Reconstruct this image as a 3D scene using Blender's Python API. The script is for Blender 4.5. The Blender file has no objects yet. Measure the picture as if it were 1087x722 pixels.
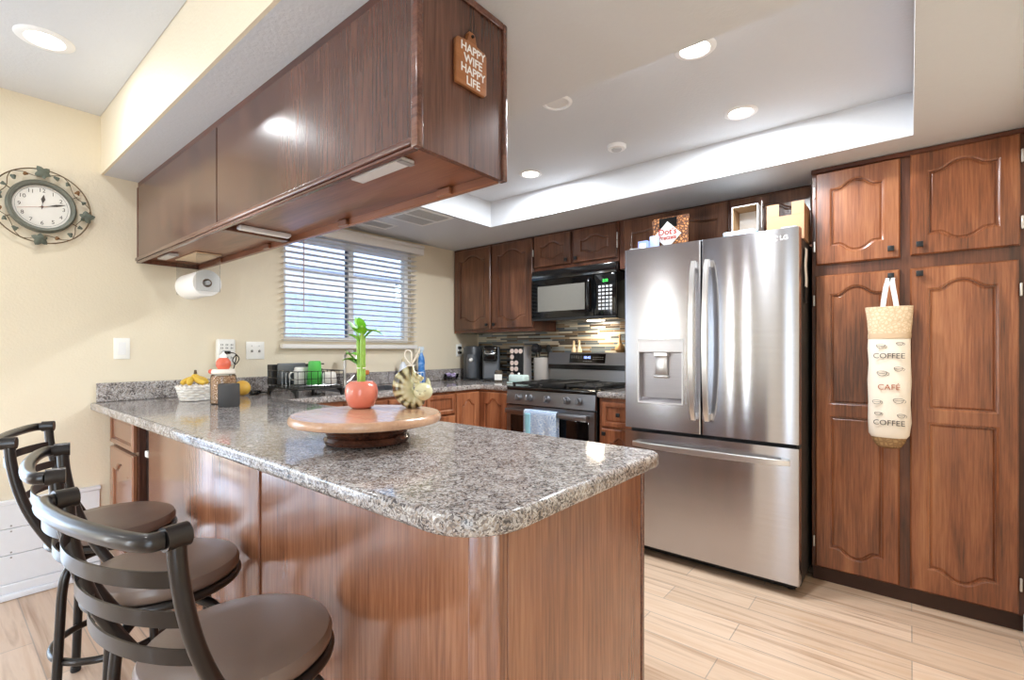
import bpy, bmesh, math, random
from mathutils import Vector, Matrix, noise
R = math.radians
PI = math.pi
random.seed(7)
S = bpy.context.scene
COL = S.collection

# ------------------------------------------------------------------ camera, light, exposure
cam_d = bpy.data.cameras.new('camera')
cam = bpy.data.objects.new('camera', cam_d)
COL.objects.link(cam)
cam.location = (3.335, -1.037, 1.193)
cam.rotation_euler = (R(90), 0, 0.6898)
cam_d.sensor_fit = 'HORIZONTAL'
cam_d.sensor_width = 36.0
cam_d.lens = 36.0 * 512.6 / 1087.0
cam_d.shift_y = (371.6 - 361.0) / 1087.0
cam_d.clip_start = 0.02
S.camera = cam
S.view_settings.view_transform = 'Standard'
S.view_settings.look = 'None'
S.view_settings.gamma = 1.0
S.view_settings.use_curve_mapping = False
S.view_settings.exposure = 0.34
try:
    S.cycles.use_denoising = True
    S.cycles.max_bounces = 10
    S.cycles.diffuse_bounces = 6
    S.cycles.caustics_reflective = False
    S.cycles.caustics_refractive = False
    S.cycles.sample_clamp_indirect = 6.0
except Exception:
    pass
W = bpy.data.worlds.new('world')
S.world = W
W.use_nodes = True
wn = W.node_tree
sky = wn.nodes.new('ShaderNodeTexSky')
sky.sky_type = 'NISHITA'
sky.sun_disc = False
sky.sun_elevation = R(50)
sky.sun_rotation = R(200)
wn.links.new(sky.outputs[0], wn.nodes['Background'].inputs[0])
wn.nodes['Background'].inputs[1].default_value = 1.0

def area(name, loc, rot, sx, sy, power, color, portal=False, shape='RECTANGLE', spread=PI):
    d = bpy.data.lights.new(name, 'AREA')
    d.shape = shape
    d.size = sx
    if shape == 'RECTANGLE':
        d.size_y = sy
    d.energy = power
    d.color = color
    d.spread = spread
    o = bpy.data.objects.new(name, d)
    COL.objects.link(o)
    o.location = loc
    o.rotation_euler = rot
    if portal:
        d.cycles.is_portal = True
    return o

XR_ = 3.714
# daylight through the dining room's glass door (left wall, outside the frame) and the kitchen window
area('patio_door_daylight', (-0.05, -1.87, 1.05), (0, R(-90), 0), 1.95, 1.78, 22, (0.72, 0.86, 1.0))
area('added_side_daylight', (XR_ + 0.02, -2.2, 1.1), (0, R(90), 0), 1.9, 1.3, 24, (0.74, 0.87, 1.0))  # added out of view to brighten the left wall and low white boards
area('added_streak_light', (1.35, -3.61, 1.1), (R(90), 0, 0), 0.22, 1.9, 16, (0.86, 0.93, 1.0))  # added unseen source, gives the right refrigerator door its vertical streak
area('added_streak_light', (0.13, -3.61, 1.1), (R(90), 0, 0), 0.16, 1.9, 14, (0.86, 0.93, 1.0))  # second added source, for the streak on the left refrigerator door
sd_l = bpy.data.lights.new('sun', 'SUN'); sd_l.energy = 0.7; sd_l.angle = R(1); sd_l.color = (1.0, 0.96, 0.9)
sun = bpy.data.objects.new('sun', sd_l); COL.objects.link(sun); sun.rotation_euler = (R(-14), R(32), 0)
area('window_portal', (-0.14, 1.08, 1.63), (0, R(-90), 0), 0.8, 1.15, 1.0, (1, 1, 1), portal=True)
LAMP_W = 17.5
LAMP_C = (0.90, 0.955, 1.0)

# ------------------------------------------------------------------ mesh helpers
class MB:
    def __init__(self):
        self.bm = bmesh.new()
    def box(self, x0, x1, y0, y1, z0, z1, bev=0.0, seg=2, M=None):
        vs = [self.bm.verts.new(p) for p in ((x0,y0,z0),(x1,y0,z0),(x1,y1,z0),(x0,y1,z0),(x0,y0,z1),(x1,y0,z1),(x1,y1,z1),(x0,y1,z1))]
        fs = [self.bm.faces.new([vs[i] for i in q]) for q in ((0,3,2,1),(4,5,6,7),(0,1,5,4),(1,2,6,5),(2,3,7,6),(3,0,4,7))]
        if M is not None:
            for v in vs: v.co = M @ v.co
        if bev > 0:
            es = list({e for f in fs for e in f.edges})
            bmesh.ops.bevel(self.bm, geom=es, offset=bev, segments=seg, profile=0.5, affect='EDGES', clamp_overlap=True)
        return self
    def rings(self, rs, cap0=True, cap1=True, closed=True):
        V = [[self.bm.verts.new(p) for p in r] for r in rs]
        n = len(V[0])
        for a, b in zip(V, V[1:]):
            for i in range(n if closed else n - 1):
                j = (i + 1) % n
                try: self.bm.faces.new((a[i], a[j], b[j], b[i]))
                except ValueError: pass
        if cap0:
            try: self.bm.faces.new(V[0][::-1])
            except ValueError: pass
        if cap1:
            try: self.bm.faces.new(V[-1])
            except ValueError: pass
        return V
    def tube(self, pts, r, n=12, closed=False, cap=True, rx=None):
        pts = [Vector(p) for p in pts]
        m = len(pts)
        rr = r if isinstance(r, (list, tuple)) else [r] * m
        tang = []
        for i in range(m):
            if closed: t = pts[(i + 1) % m] - pts[i - 1]
            else: t = pts[min(i + 1, m - 1)] - pts[max(i - 1, 0)]
            tang.append(t.normalized())
        up = Vector((0, 0, 1)) if abs(tang[0].z) < 0.9 else Vector((1, 0, 0))
        u = tang[0].cross(up).normalized()
        rs = []
        for i in range(m):
            u = (u - tang[i] * u.dot(tang[i])).normalized()
            w = tang[i].cross(u)
            rs.append([pts[i] + (u * math.cos(2*PI*k/n) + w * math.sin(2*PI*k/n)) * rr[i] for k in range(n)])
        if closed:
            rs.append(rs[0])
            # close by bridging explicitly
            V = [[self.bm.verts.new(p) for p in r_] for r_ in rs[:-1]]
            for a in range(m):
                A, B = V[a], V[(a + 1) % m]
                for k in range(n):
                    try: self.bm.faces.new((A[k], A[(k+1) % n], B[(k+1) % n], B[k]))
                    except ValueError: pass
        else:
            self.rings(rs, cap, cap)
        return self
    def cyl(self, p0, p1, r0, r1=None, n=24):
        p0, p1 = Vector(p0), Vector(p1)
        r1 = r0 if r1 is None else r1
        t = (p1 - p0).normalized()
        up = Vector((0, 0, 1)) if abs(t.z) < 0.9 else Vector((1, 0, 0))
        u = t.cross(up).normalized(); w = t.cross(u)
        self.rings([[p + (u*math.cos(2*PI*k/n) + w*math.sin(2*PI*k/n))*r for k in range(n)] for p, r in ((p0, r0), (p1, r1))])
        return self
    def lathe(self, prof, c=(0,0,0), n=32, M=None, cap0=True, cap1=True, sx=1, sy=1):
        rs = []
        for r, z in prof:
            ring = [Vector((c[0] + sx*r*math.cos(2*PI*k/n), c[1] + sy*r*math.sin(2*PI*k/n), c[2] + z)) for k in range(n)]
            if M is not None: ring = [M @ p for p in ring]
            rs.append(ring)
        self.rings(rs, cap0, cap1)
        return self
    def ell(self, c, r, nu=20, nv=12, M=None):
        prof = []
        rs = []
        for j in range(nv + 1):
            a = -PI/2 + PI * (j + 0.0) / nv
            rad = max(math.cos(a), 0.001)
            ring = [Vector((r[0]*rad*math.cos(2*PI*k/nu), r[1]*rad*math.sin(2*PI*k/nu), r[2]*math.sin(a))) for k in range(nu)]
            if M is not None: ring = [M @ p for p in ring]
            rs.append([p + Vector(c) for p in ring])
        self.rings(rs)
        return self
    def grid(self, f, nu, nv, thick=0.0, closed_u=False):
        # f(i/nu, j/nv) -> point
        P = [[Vector(f(i/nu, j/nv)) for j in range(nv + 1)] for i in range(nu + 1)]
        V = [[self.bm.verts.new(p) for p in row] for row in P]
        for i in range(nu):
            for j in range(nv):
                self.bm.faces.new((V[i][j], V[i+1][j], V[i+1][j+1], V[i][j+1]))
        return self
    def prism(self, poly, lo, hi, axis='z', bev=0.0):
        def P(a, b, c):
            return {'z': (a, b, c), 'y': (a, c, b), 'x': (c, a, b)}[axis]
        A = [self.bm.verts.new(P(a, b, lo)) for a, b in poly]
        B = [self.bm.verts.new(P(a, b, hi)) for a, b in poly]
        n = len(poly)
        fs = [self.bm.faces.new(A[::-1]), self.bm.faces.new(B)]
        for i in range(n):
            fs.append(self.bm.faces.new((A[i], A[(i+1) % n], B[(i+1) % n], B[i])))
        if bev > 0:
            es = list({e for f in fs[:2] for e in f.edges})
            bmesh.ops.bevel(self.bm, geom=es, offset=bev, segments=2, profile=0.5, affect='EDGES', clamp_overlap=True)
        return self
    def frame_slab(self, o, h, lo, hi, axis):
        # slab with a rectangular hole; o=(a0,a1,b0,b1) outer, h = hole, lo..hi along axis
        def P(a, b, c):
            return {'x': (c, a, b), 'y': (a, c, b), 'z': (a, b, c)}[axis]
        def rect(q): return [(q[0], q[2]), (q[1], q[2]), (q[1], q[3]), (q[0], q[3])]
        L = {}
        for nm, q in (('o', o), ('h', h)):
            for s, c in (('l', lo), ('u', hi)):
                L[nm+s] = [self.bm.verts.new(P(a, b, c)) for a, b in rect(q)]
        for i in range(4):
            j = (i + 1) % 4
            for A, B in (('ol', 'hl'), ('hu', 'ou'), ('ou', 'ol'), ('hl', 'hu')):
                self.bm.faces.new((L[A][i], L[A][j], L[B][j], L[B][i]))
        return self
    def text(self, body, size, M, ext=0.0004, res=3, align='CENTER', bold=0.0, sx=1.0):
        cu = bpy.data.curves.new('t', 'FONT')
        cu.body = body; cu.size = size; cu.extrude = ext; cu.resolution_u = res
        cu.align_x = align; cu.align_y = 'CENTER'; cu.offset = bold
        o = bpy.data.objects.new('t', cu)
        COL.objects.link(o)
        dg = bpy.context.evaluated_depsgraph_get()
        me = bpy.data.meshes.new_from_object(o.evaluated_get(dg))
        me.transform(M @ Matrix.Diagonal((sx, 1, 1, 1)))
        self.bm.from_mesh(me)
        bpy.data.objects.remove(o); bpy.data.curves.remove(cu); bpy.data.meshes.remove(me)
        return self
    def build(self, name, mat, parent=None, loc=None, rot=None, smooth=True, angle=38):
        bmesh.ops.recalc_face_normals(self.bm, faces=self.bm.faces)
        me = bpy.data.meshes.new(name)
        self.bm.to_mesh(me); self.bm.free()
        if smooth:
            me.shade_smooth()
            me.set_sharp_from_angle(angle=R(angle))
        if mat is not None: me.materials.append(mat)
        o = bpy.data.objects.new(name, me)
        COL.objects.link(o)
        if parent is not None: o.parent = parent
        if loc is not None: o.location = loc
        if rot is not None: o.rotation_euler = rot
        return o

def thing(name, label, cat, loc=(0,0,0), rz=0.0, group=None):
    o = bpy.data.objects.new(name, None)
    o.empty_display_size = 0.05
    COL.objects.link(o)
    o.location = loc; o.rotation_euler = (0, 0, rz)
    o['label'] = label; o['category'] = cat
    if group: o['group'] = group
    return o
def tag(o, label, cat, group=None):
    o['label'] = label; o['category'] = cat
    if group: o['group'] = group
    return o
def struct(o):
    o['kind'] = 'structure'
    return o
def dup(root, loc=None, rz=None, label=None):
    r = root.copy(); COL.objects.link(r)
    if loc is not None: r.location = loc
    if rz is not None: r.rotation_euler = (0, 0, rz)
    if label: r['label'] = label
    for ch in list(root.children):
        c = ch.copy(); COL.objects.link(c); c.parent = r
        for g in list(ch.children):
            d = g.copy(); COL.objects.link(d); d.parent = c
    return r
def bez(pts, n=12):
    # catmull-rom through points
    P = [Vector(p) for p in pts]
    P = [P[0]*2 - P[1]] + P + [P[-1]*2 - P[-2]]
    out = []
    for i in range(1, len(P) - 2):
        for k in range(n):
            t = k / n
            a, b, c, d = P[i-1], P[i], P[i+1], P[i+2]
            out.append(0.5*((2*b) + (c-a)*t + (2*a-5*b+4*c-d)*t*t + (3*b-a-3*c+d)*t**3))
    out.append(P[-2])
    return out

# ------------------------------------------------------------------ materials
def lin(c):
    return tuple((x/255/12.92 if x/255 <= 0.04045 else ((x/255+0.055)/1.055)**2.4) for x in c) + (1.0,)
MATS = {}
def new_mat(name):
    m = bpy.data.materials.new(name); m.use_nodes = True
    nt = m.node_tree
    return m, nt, nt.nodes['Principled BSDF']
def plain(name, rgb, rough=0.5, metal=0.0, coat=0.0, emit=0.0, alpha=None, trans=0.0, noise_amt=0.04, nscale=40, bump=0.0, bscale=200, sheen=0):
    m, nt, b = new_mat(name)
    c = lin(rgb)
    tc = nt.nodes.new('ShaderNodeTexCoord')
    nz = nt.nodes.new('ShaderNodeTexNoise'); nz.inputs['Scale'].default_value = nscale; nz.inputs['Detail'].default_value = 3
    nt.links.new(tc.outputs['Object'], nz.inputs['Vector'])
    mx = nt.nodes.new('ShaderNodeMix'); mx.data_type = 'RGBA'
    mx.inputs[6].default_value = tuple(x*(1-noise_amt) for x in c[:3]) + (1,)
    mx.inputs[7].default_value = tuple(min(1, x*(1+noise_amt)) for x in c[:3]) + (1,)
    nt.links.new(nz.outputs[0], mx.inputs[0])
    nt.links.new(mx.outputs[2], b.inputs['Base Color'])
    b.inputs['Roughness'].default_value = rough
    b.inputs['Metallic'].default_value = metal
    b.inputs['Coat Weight'].default_value = coat
    b.inputs['Coat Roughness'].default_value = 0.1
    b.inputs['Transmission Weight'].default_value = trans
    if emit:
        b.inputs['Emission Color'].default_value = c
        b.inputs['Emission Strength'].default_value = emit
    if bump:
        n2 = nt.nodes.new('ShaderNodeTexNoise'); n2.inputs['Scale'].default_value = bscale; n2.inputs['Detail'].default_value = 4
        nt.links.new(tc.outputs['Object'], n2.inputs['Vector'])
        bp = nt.nodes.new('ShaderNodeBump'); bp.inputs['Strength'].default_value = bump; bp.inputs['Distance'].default_value = 0.004
        nt.links.new(n2.outputs[0], bp.inputs['Height'])
        nt.links.new(bp.outputs[0], b.inputs['Normal'])
    return m
def ramp(nt, stops, interp='LINEAR'):
    r = nt.nodes.new('ShaderNodeValToRGB')
    r.color_ramp.interpolation = interp
    e = r.color_ramp.elements
    while len(e) < len(stops): e.new(0.5)
    for el, (p, c) in zip(e, stops):
        el.position = p; el.color = c if len(c) == 4 else lin(c)
    return r
def wood(name, dark, mid, light, grain='z', rough=0.3, coat=0.3, scale=1.0, fine=0.35, bump=0.1):
    m, nt, b = new_mat(name)
    tc = nt.nodes.new('ShaderNodeTexCoord')
    oi = nt.nodes.new('ShaderNodeObjectInfo')
    add = nt.nodes.new('ShaderNodeVectorMath'); add.operation = 'ADD'
    mul = nt.nodes.new('ShaderNodeVectorMath'); mul.operation = 'SCALE'; mul.inputs[3].default_value = 3.0
    cx = nt.nodes.new('ShaderNodeCombineXYZ')
    for i in range(3): nt.links.new(oi.outputs['Random'], cx.inputs[i])
    nt.links.new(cx.outputs[0], mul.inputs[0])
    nt.links.new(tc.outputs['Object'], add.inputs[0]); nt.links.new(mul.outputs[0], add.inputs[1])
    def mapped(l, s):
        mp = nt.nodes.new('ShaderNodeMapping')
        v = [s*scale]*3; v['xyz'.index(grain)] = l*scale
        mp.inputs['Scale'].default_value = v
        nt.links.new(add.outputs[0], mp.inputs['Vector'])
        return mp
    n1 = nt.nodes.new('ShaderNodeTexNoise'); n1.inputs['Scale'].default_value = 1; n1.inputs['Detail'].default_value = 5; n1.inputs['Distortion'].default_value = 1.2
    nt.links.new(mapped(0.9, 6.0).outputs[0], n1.inputs['Vector'])
    n2 = nt.nodes.new('ShaderNodeTexNoise'); n2.inputs['Scale'].default_value = 1; n2.inputs['Detail'].default_value = 5; n2.inputs['Roughness'].default_value = 0.65
    nt.links.new(mapped(5.0, 130.0).outputs[0], n2.inputs['Vector'])
    mm = nt.nodes.new('ShaderNodeMix'); mm.data_type = 'FLOAT'; mm.inputs[0].default_value = fine
    nt.links.new(n1.outputs[0], mm.inputs[2]); nt.links.new(n2.outputs[0], mm.inputs[3])
    rp = ramp(nt, [(0.36, dark), (0.5, mid), (0.65, light)])
    nt.links.new(mm.outputs[0], rp.inputs[0])
    nt.links.new(rp.outputs[0], b.inputs['Base Color'])
    b.inputs['Roughness'].default_value = rough
    b.inputs['Coat Weight'].default_value = coat
    b.inputs['Coat Roughness'].default_value = 0.18
    if bump:
        bp = nt.nodes.new('ShaderNodeBump'); bp.inputs['Strength'].default_value = bump; bp.inputs['Distance'].default_value = 0.002
        nt.links.new(n2.outputs[0], bp.inputs['Height']); nt.links.new(bp.outputs[0], b.inputs['Normal'])
    return m
def steel(name, rgb, rough=0.3, aniso=0.75):
    m, nt, b = new_mat(name)
    b.inputs['Metallic'].default_value = 1.0
    tc = nt.nodes.new('ShaderNodeTexCoord')
    mp = nt.nodes.new('ShaderNodeMapping'); mp.inputs['Scale'].default_value = (2, 2, 400)
    nt.links.new(tc.outputs['Object'], mp.inputs['Vector'])
    nz = nt.nodes.new('ShaderNodeTexNoise'); nz.inputs['Scale'].default_value = 1
    nt.links.new(mp.outputs[0], nz.inputs['Vector'])
    c = lin(rgb)
    rp = ramp(nt, [(0.3, tuple(x*0.95 for x in c[:3]) + (1,)), (0.7, tuple(min(1, x*1.04) for x in c[:3]) + (1,))])
    nt.links.new(nz.outputs[0], rp.inputs[0]); nt.links.new(rp.outputs[0], b.inputs['Base Color'])
    b.inputs['Roughness'].default_value = rough
    b.inputs['Anisotropic'].default_value = aniso
    tg = nt.nodes.new('ShaderNodeTangent'); tg.direction_type = 'RADIAL'; tg.axis = 'Z'
    nt.links.new(tg.outputs[0], b.inputs['Tangent'])
    b.inputs['Anisotropic Rotation'].default_value = 0.25
    return m
def granite(name):
    m, nt, b = new_mat(name)
    tc = nt.nodes.new('ShaderNodeTexCoord')
    v1 = nt.nodes.new('ShaderNodeTexVoronoi'); v1.inputs['Scale'].default_value = 230
    nz = nt.nodes.new('ShaderNodeTexNoise'); nz.inputs['Scale'].default_value = 60; nz.inputs['Detail'].default_value = 4
    vm = nt.nodes.new('ShaderNodeMix'); vm.data_type = 'RGBA'; vm.inputs[0].default_value = 0.03
    nt.links.new(tc.outputs['Object'], nz.inputs['Vector'])
    nt.links.new(tc.outputs['Object'], vm.inputs[6]); nt.links.new(nz.outputs[1], vm.inputs[7])
    nt.links.new(vm.outputs[2], v1.inputs['Vector'])
    sp = nt.nodes.new('ShaderNodeSeparateColor')
    nt.links.new(v1.outputs['Color'], sp.inputs[0])
    n2 = nt.nodes.new('ShaderNodeTexNoise'); n2.inputs['Scale'].default_value = 22; n2.inputs['Detail'].default_value = 3
    nt.links.new(tc.outputs['Object'], n2.inputs['Vector'])
    ad = nt.nodes.new('ShaderNodeMath'); ad.operation = 'MULTIPLY_ADD'; ad.inputs[1].default_value = 0.9; ad.inputs[2].default_value = -0.45
    nt.links.new(n2.outputs[0], ad.inputs[0])
    a2 = nt.nodes.new('ShaderNodeMath'); a2.operation = 'ADD'
    nt.links.new(sp.outputs[0], a2.inputs[0]); nt.links.new(ad.outputs[0], a2.inputs[1])
    rp = ramp(nt, [(0.0, (84, 79, 78)), (0.16, (124, 117, 115)), (0.36, (158, 145, 136)), (0.56, (176, 171, 170)), (0.86, (202, 198, 195))], 'CONSTANT')
    nt.links.new(a2.outputs[0], rp.inputs[0]); nt.links.new(rp.outputs[0], b.inputs['Base Color'])
    b.inputs['Roughness'].default_value = 0.1
    b.inputs['Specular IOR Level'].default_value = 0.6
    return m
def planks(name):
    m, nt, b = new_mat(name)
    tc = nt.nodes.new('ShaderNodeTexCoord')
    br = nt.nodes.new('ShaderNodeTexBrick')
    br.inputs['Scale'].default_value = 1.0
    br.inputs['Brick Width'].default_value = 0.92; br.inputs['Row Height'].default_value = 0.152
    br.inputs['Mortar Size'].default_value = 0.0022; br.inputs['Mortar Smooth'].default_value = 0.1
    br.offset = 0.37; br.offset_frequency = 2
    br.inputs['Color1'].default_value = lin((226, 204, 184)); br.inputs['Color2'].default_value = lin((208, 184, 162)); br.inputs['Mortar'].default_value = lin((178, 164, 152))
    nt.links.new(tc.outputs['Object'], br.inputs['Vector'])
    mp = nt.nodes.new('ShaderNodeMapping'); mp.inputs['Scale'].default_value = (1.3, 22, 1)
    nt.links.new(tc.outputs['Object'], mp.inputs['Vector'])
    nz = nt.nodes.new('ShaderNodeTexNoise'); nz.inputs['Scale'].default_value = 1.0; nz.inputs['Detail'].default_value = 6; nz.inputs['Distortion'].default_value = 0.6
    nt.links.new(mp.outputs[0], nz.inputs['Vector'])
    rp = ramp(nt, [(0.3, (196, 172, 150)), (0.5, (255, 250, 244)), (0.75, (236, 218, 198))])
    nt.links.new(nz.outputs[0], rp.inputs[0])
    mx = nt.nodes.new('ShaderNodeMix'); mx.data_type = 'RGBA'; mx.blend_type = 'MULTIPLY'; mx.inputs[0].default_value = 0.85
    nt.links.new(br.outputs['Color'], mx.inputs[6]); nt.links.new(rp.outputs[0], mx.inputs[7])
    nt.links.new(mx.outputs[2], b.inputs['Base Color'])
    b.inputs['Roughness'].default_value = 0.33
    bp = nt.nodes.new('ShaderNodeBump'); bp.inputs['Strength'].default_value = 0.3; bp.inputs['Distance'].default_value = 0.002; bp.invert = True
    nt.links.new(br.outputs['Fac'], bp.inputs['Height']); nt.links.new(bp.outputs[0], b.inputs['Normal'])
    return m
def mosaic(name):
    m, nt, b = new_mat(name)
    tc = nt.nodes.new('ShaderNodeTexCoord')
    sp = nt.nodes.new('ShaderNodeSeparateXYZ'); cb = nt.nodes.new('ShaderNodeCombineXYZ')
    nt.links.new(tc.outputs['Object'], sp.inputs[0])
    nt.links.new(sp.outputs[0], cb.inputs[0]); nt.links.new(sp.outputs[2], cb.inputs[1])
    br = nt.nodes.new('ShaderNodeTexBrick')
    br.inputs['Scale'].default_value = 1.0
    br.inputs['Brick Width'].default_value = 0.13; br.inputs['Row Height'].default_value = 0.0165
    br.inputs['Mortar Size'].default_value = 0.0011; br.offset = 0.41; br.offset_frequency = 3; br.squash = 1.5; br.squash_frequency = 2
    br.inputs['Color1'].default_value = (0, 0, 0, 1); br.inputs['Color2'].default_value = (1, 1, 1, 1); br.inputs['Mortar'].default_value = (0.5, 0.5, 0.5, 1)
    nt.links.new(cb.outputs[0], br.inputs['Vector'])
    rp = ramp(nt, [(0.0, (70, 58, 48)), (0.14, (150, 128, 100)), (0.3, (104, 116, 122)), (0.42, (196, 186, 164)), (0.56, (120, 98, 72)), (0.68, (160, 166, 164)), (0.8, (216, 206, 184)), (0.92, (84, 92, 96))], 'CONSTANT')
    nt.links.new(br.outputs['Color'], rp.inputs[0])
    mx = nt.nodes.new('ShaderNodeMix'); mx.data_type = 'RGBA'; mx.inputs[7].default_value = lin((170, 160, 145))
    nt.links.new(br.outputs['Fac'], mx.inputs[0]); nt.links.new(rp.outputs[0], mx.inputs[6])
    nt.links.new(mx.outputs[2], b.inputs['Base Color'])
    b.inputs['Roughness'].default_value = 0.18
    return m
def glass(name, tint=(1, 1, 1), refl=0.08, rough=0.0):
    m = bpy.data.materials.new(name); m.use_nodes = True
    nt = m.node_tree; nt.nodes.clear()
    out = nt.nodes.new('ShaderNodeOutputMaterial'); mx = nt.nodes.new('ShaderNodeMixShader')
    tr = nt.nodes.new('ShaderNodeBsdfTransparent'); gl = nt.nodes.new('ShaderNodeBsdfGlossy')
    tr.inputs[0].default_value = tuple(tint) + (1,); gl.inputs['Roughness'].default_value = rough
    fr = nt.nodes.new('ShaderNodeFresnel'); fr.inputs[0].default_value = 1.45
    nt.links.new(fr.outputs[0], mx.inputs[0]); nt.links.new(tr.outputs[0], mx.inputs[1]); nt.links.new(gl.outputs[0], mx.inputs[2])
    nt.links.new(mx.outputs[0], out.inputs[0])
    return m
def patterned(name, stops, scale=60, kind='voronoi', rough=0.8, stretch=(1, 1, 1), interp='LINEAR'):
    m, nt, b = new_mat(name)
    tc = nt.nodes.new('ShaderNodeTexCoord'); mp = nt.nodes.new('ShaderNodeMapping'); mp.inputs['Scale'].default_value = stretch
    nt.links.new(tc.outputs['Object'], mp.inputs['Vector'])
    if kind == 'voronoi':
        t = nt.nodes.new('ShaderNodeTexVoronoi'); t.feature = 'DISTANCE_TO_EDGE'
        t.inputs['Scale'].default_value = scale; o = t.outputs[0]
    elif kind == 'wave':
        t = nt.nodes.new('ShaderNodeTexWave'); t.inputs['Scale'].default_value = scale; t.inputs['Distortion'].default_value = 2.5; o = t.outputs[1]
    else:
        t = nt.nodes.new('ShaderNodeTexNoise'); t.inputs['Scale'].default_value = scale; t.inputs['Detail'].default_value = 4; t.inputs['Distortion'].default_value = 0.8; o = t.outputs[0]
    nt.links.new(mp.outputs[0], t.inputs['Vector'])
    rp = ramp(nt, stops, interp)
    nt.links.new(o, rp.inputs[0]); nt.links.new(rp.outputs[0], b.inputs['Base Color'])
    b.inputs['Roughness'].default_value = rough
    return m

M_wall = plain('wall_paint', (234, 222, 198), 0.55, noise_amt=0.01, bump=0.28, bscale=90)
M_ceil = plain('ceiling_paint', (212, 214, 218), 0.6, noise_amt=0.01, bump=0.32, bscale=80)
M_white = plain('white_paint', (240, 240, 240), 0.35, noise_amt=0.01)
M_wboard = plain('white_board_paint', (236, 238, 242), 0.3, noise_amt=0.02)
M_floor = planks('plank_tile')
M_wood = wood('cabinet_wood', (56, 30, 19), (92, 52, 34), (122, 76, 52), 'z', 0.3, 0.3)
M_woodh = wood('cabinet_wood_cross', (50, 23, 14), (84, 42, 26), (110, 60, 38), 'x', 0.3, 0.3)
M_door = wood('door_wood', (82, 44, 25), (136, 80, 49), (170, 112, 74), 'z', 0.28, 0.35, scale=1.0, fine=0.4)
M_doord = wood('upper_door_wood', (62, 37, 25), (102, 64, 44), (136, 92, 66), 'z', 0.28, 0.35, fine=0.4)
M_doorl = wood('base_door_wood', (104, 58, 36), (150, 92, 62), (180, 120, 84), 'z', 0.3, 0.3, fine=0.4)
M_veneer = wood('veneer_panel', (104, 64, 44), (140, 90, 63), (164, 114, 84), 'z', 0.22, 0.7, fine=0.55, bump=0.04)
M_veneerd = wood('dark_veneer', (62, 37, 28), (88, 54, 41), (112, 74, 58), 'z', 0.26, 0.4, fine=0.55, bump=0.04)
M_under = wood('underside_wood', (92, 52, 34), (128, 78, 52), (150, 98, 70), 'x', 0.35, 0.3, fine=0.3)
M_trimw = wood('trim_wood', (60, 32, 24), (92, 54, 42), (128, 84, 68), 'x', 0.22, 0.5)
M_gran = granite('granite')
M_mosaic = mosaic('mosaic_tile')
M_steel = steel('brushed_steel', (196, 195, 199), 0.21, 0.88)
M_steeld = steel('dark_steel', (150, 150, 154), 0.3, 0.5)
M_chrome = plain('handle_metal', (232, 230, 228), 0.34, 1.0, noise_amt=0.01)
M_hinge = plain('hinge_metal', (225, 222, 216), 0.35, 0.6)
M_black = plain('black_gloss', (14, 14, 15), 0.12, coat=0.4)
M_bglass = plain('black_glass', (10, 11, 12), 0.05, coat=0.5)
M_bmatte = plain('black_matte', (26, 26, 27), 0.5)
M_iron = plain('cast_iron', (32, 31, 31), 0.55, bump=0.1)
M_knob = plain('black_knob', (38, 40, 42), 0.35, 0.3)
M_case = plain('fridge_side', (62, 60, 58), 0.45, 0.3, bump=0.05)
M_grayp = plain('gray_plastic', (150, 146, 146), 0.4)
M_lgray = plain('light_gray_plastic', (214, 212, 212), 0.3)
M_stool = plain('stool_metal', (42, 37, 35), 0.3, 0.55, coat=0.3, noise_amt=0.08)
M_leather = plain('brown_leather', (118, 100, 90), 0.3, noise_amt=0.06, nscale=12, bump=0.06, bscale=260)
M_plate = plain('switch_plate', (246, 244, 238), 0.3)
M_paper = plain('paper_white', (248, 246, 242), 0.85, noise_amt=0.01, bump=0.08, bscale=150)
M_card = plain('cardboard_tube', (150, 112, 84), 0.8)
M_box = plain('cardboard', (168, 128, 94), 0.75)
M_boxin = plain('cardboard_inside', (150, 120, 84), 0.8)
M_signw = wood('sign_wood', (128, 78, 42), (160, 102, 60), (180, 122, 78), 'y', 0.45, 0.1)
M_ink = plain('dark_ink', (84, 76, 70), 0.8)
M_brownink = plain('brown_ink', (176, 112, 84), 0.8)
M_glass = glass('pane_glass')
M_acryl = glass('clear_acrylic', (0.93, 0.94, 0.95))
M_slat = plain('blind_white', (236, 232, 228), 0.45, noise_amt=0.01)
M_lamp = plain('lamp_lens', (255, 246, 232), 0.4, emit=14.0, noise_amt=0.0)
M_lampoff = plain('lamp_lens_off', (228, 228, 228), 0.4)
M_green = plain('green_plastic', (92, 200, 92), 0.35)
M_leaf = plain('bamboo_leaf', (112, 184, 36), 0.4, noise_amt=0.25, nscale=30)
M_stalk = plain('bamboo_stalk', (150, 190, 84), 0.4, noise_amt=0.2, nscale=60)
M_apple = plain('apple_glaze', (222, 128, 108), 0.12, coat=0.5, noise_amt=0.1, nscale=14)
M_tan = wood('turntable_wood', (176, 134, 106), (196, 156, 126), (210, 174, 146), 'x', 0.2, 0.4, fine=0.3)
M_dbase = wood('turntable_base', (44, 24, 18), (76, 44, 32), (104, 64, 48), 'x', 0.2, 0.5)
M_clockm = plain('clock_metal', (112, 114, 104), 0.45, 0.4, noise_amt=0.15)
M_face = plain('clock_face', (240, 236, 228), 0.5)
M_bronze = plain('bronze_wire', (112, 92, 66), 0.45, 0.5)
M_leafg = plain('leaf_verdigris', (96, 102, 90), 0.5, 0.3, noise_amt=0.25, nscale=60)
M_leafb = plain('leaf_bronze', (130, 92, 54), 0.5, 0.3, noise_amt=0.2)

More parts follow.
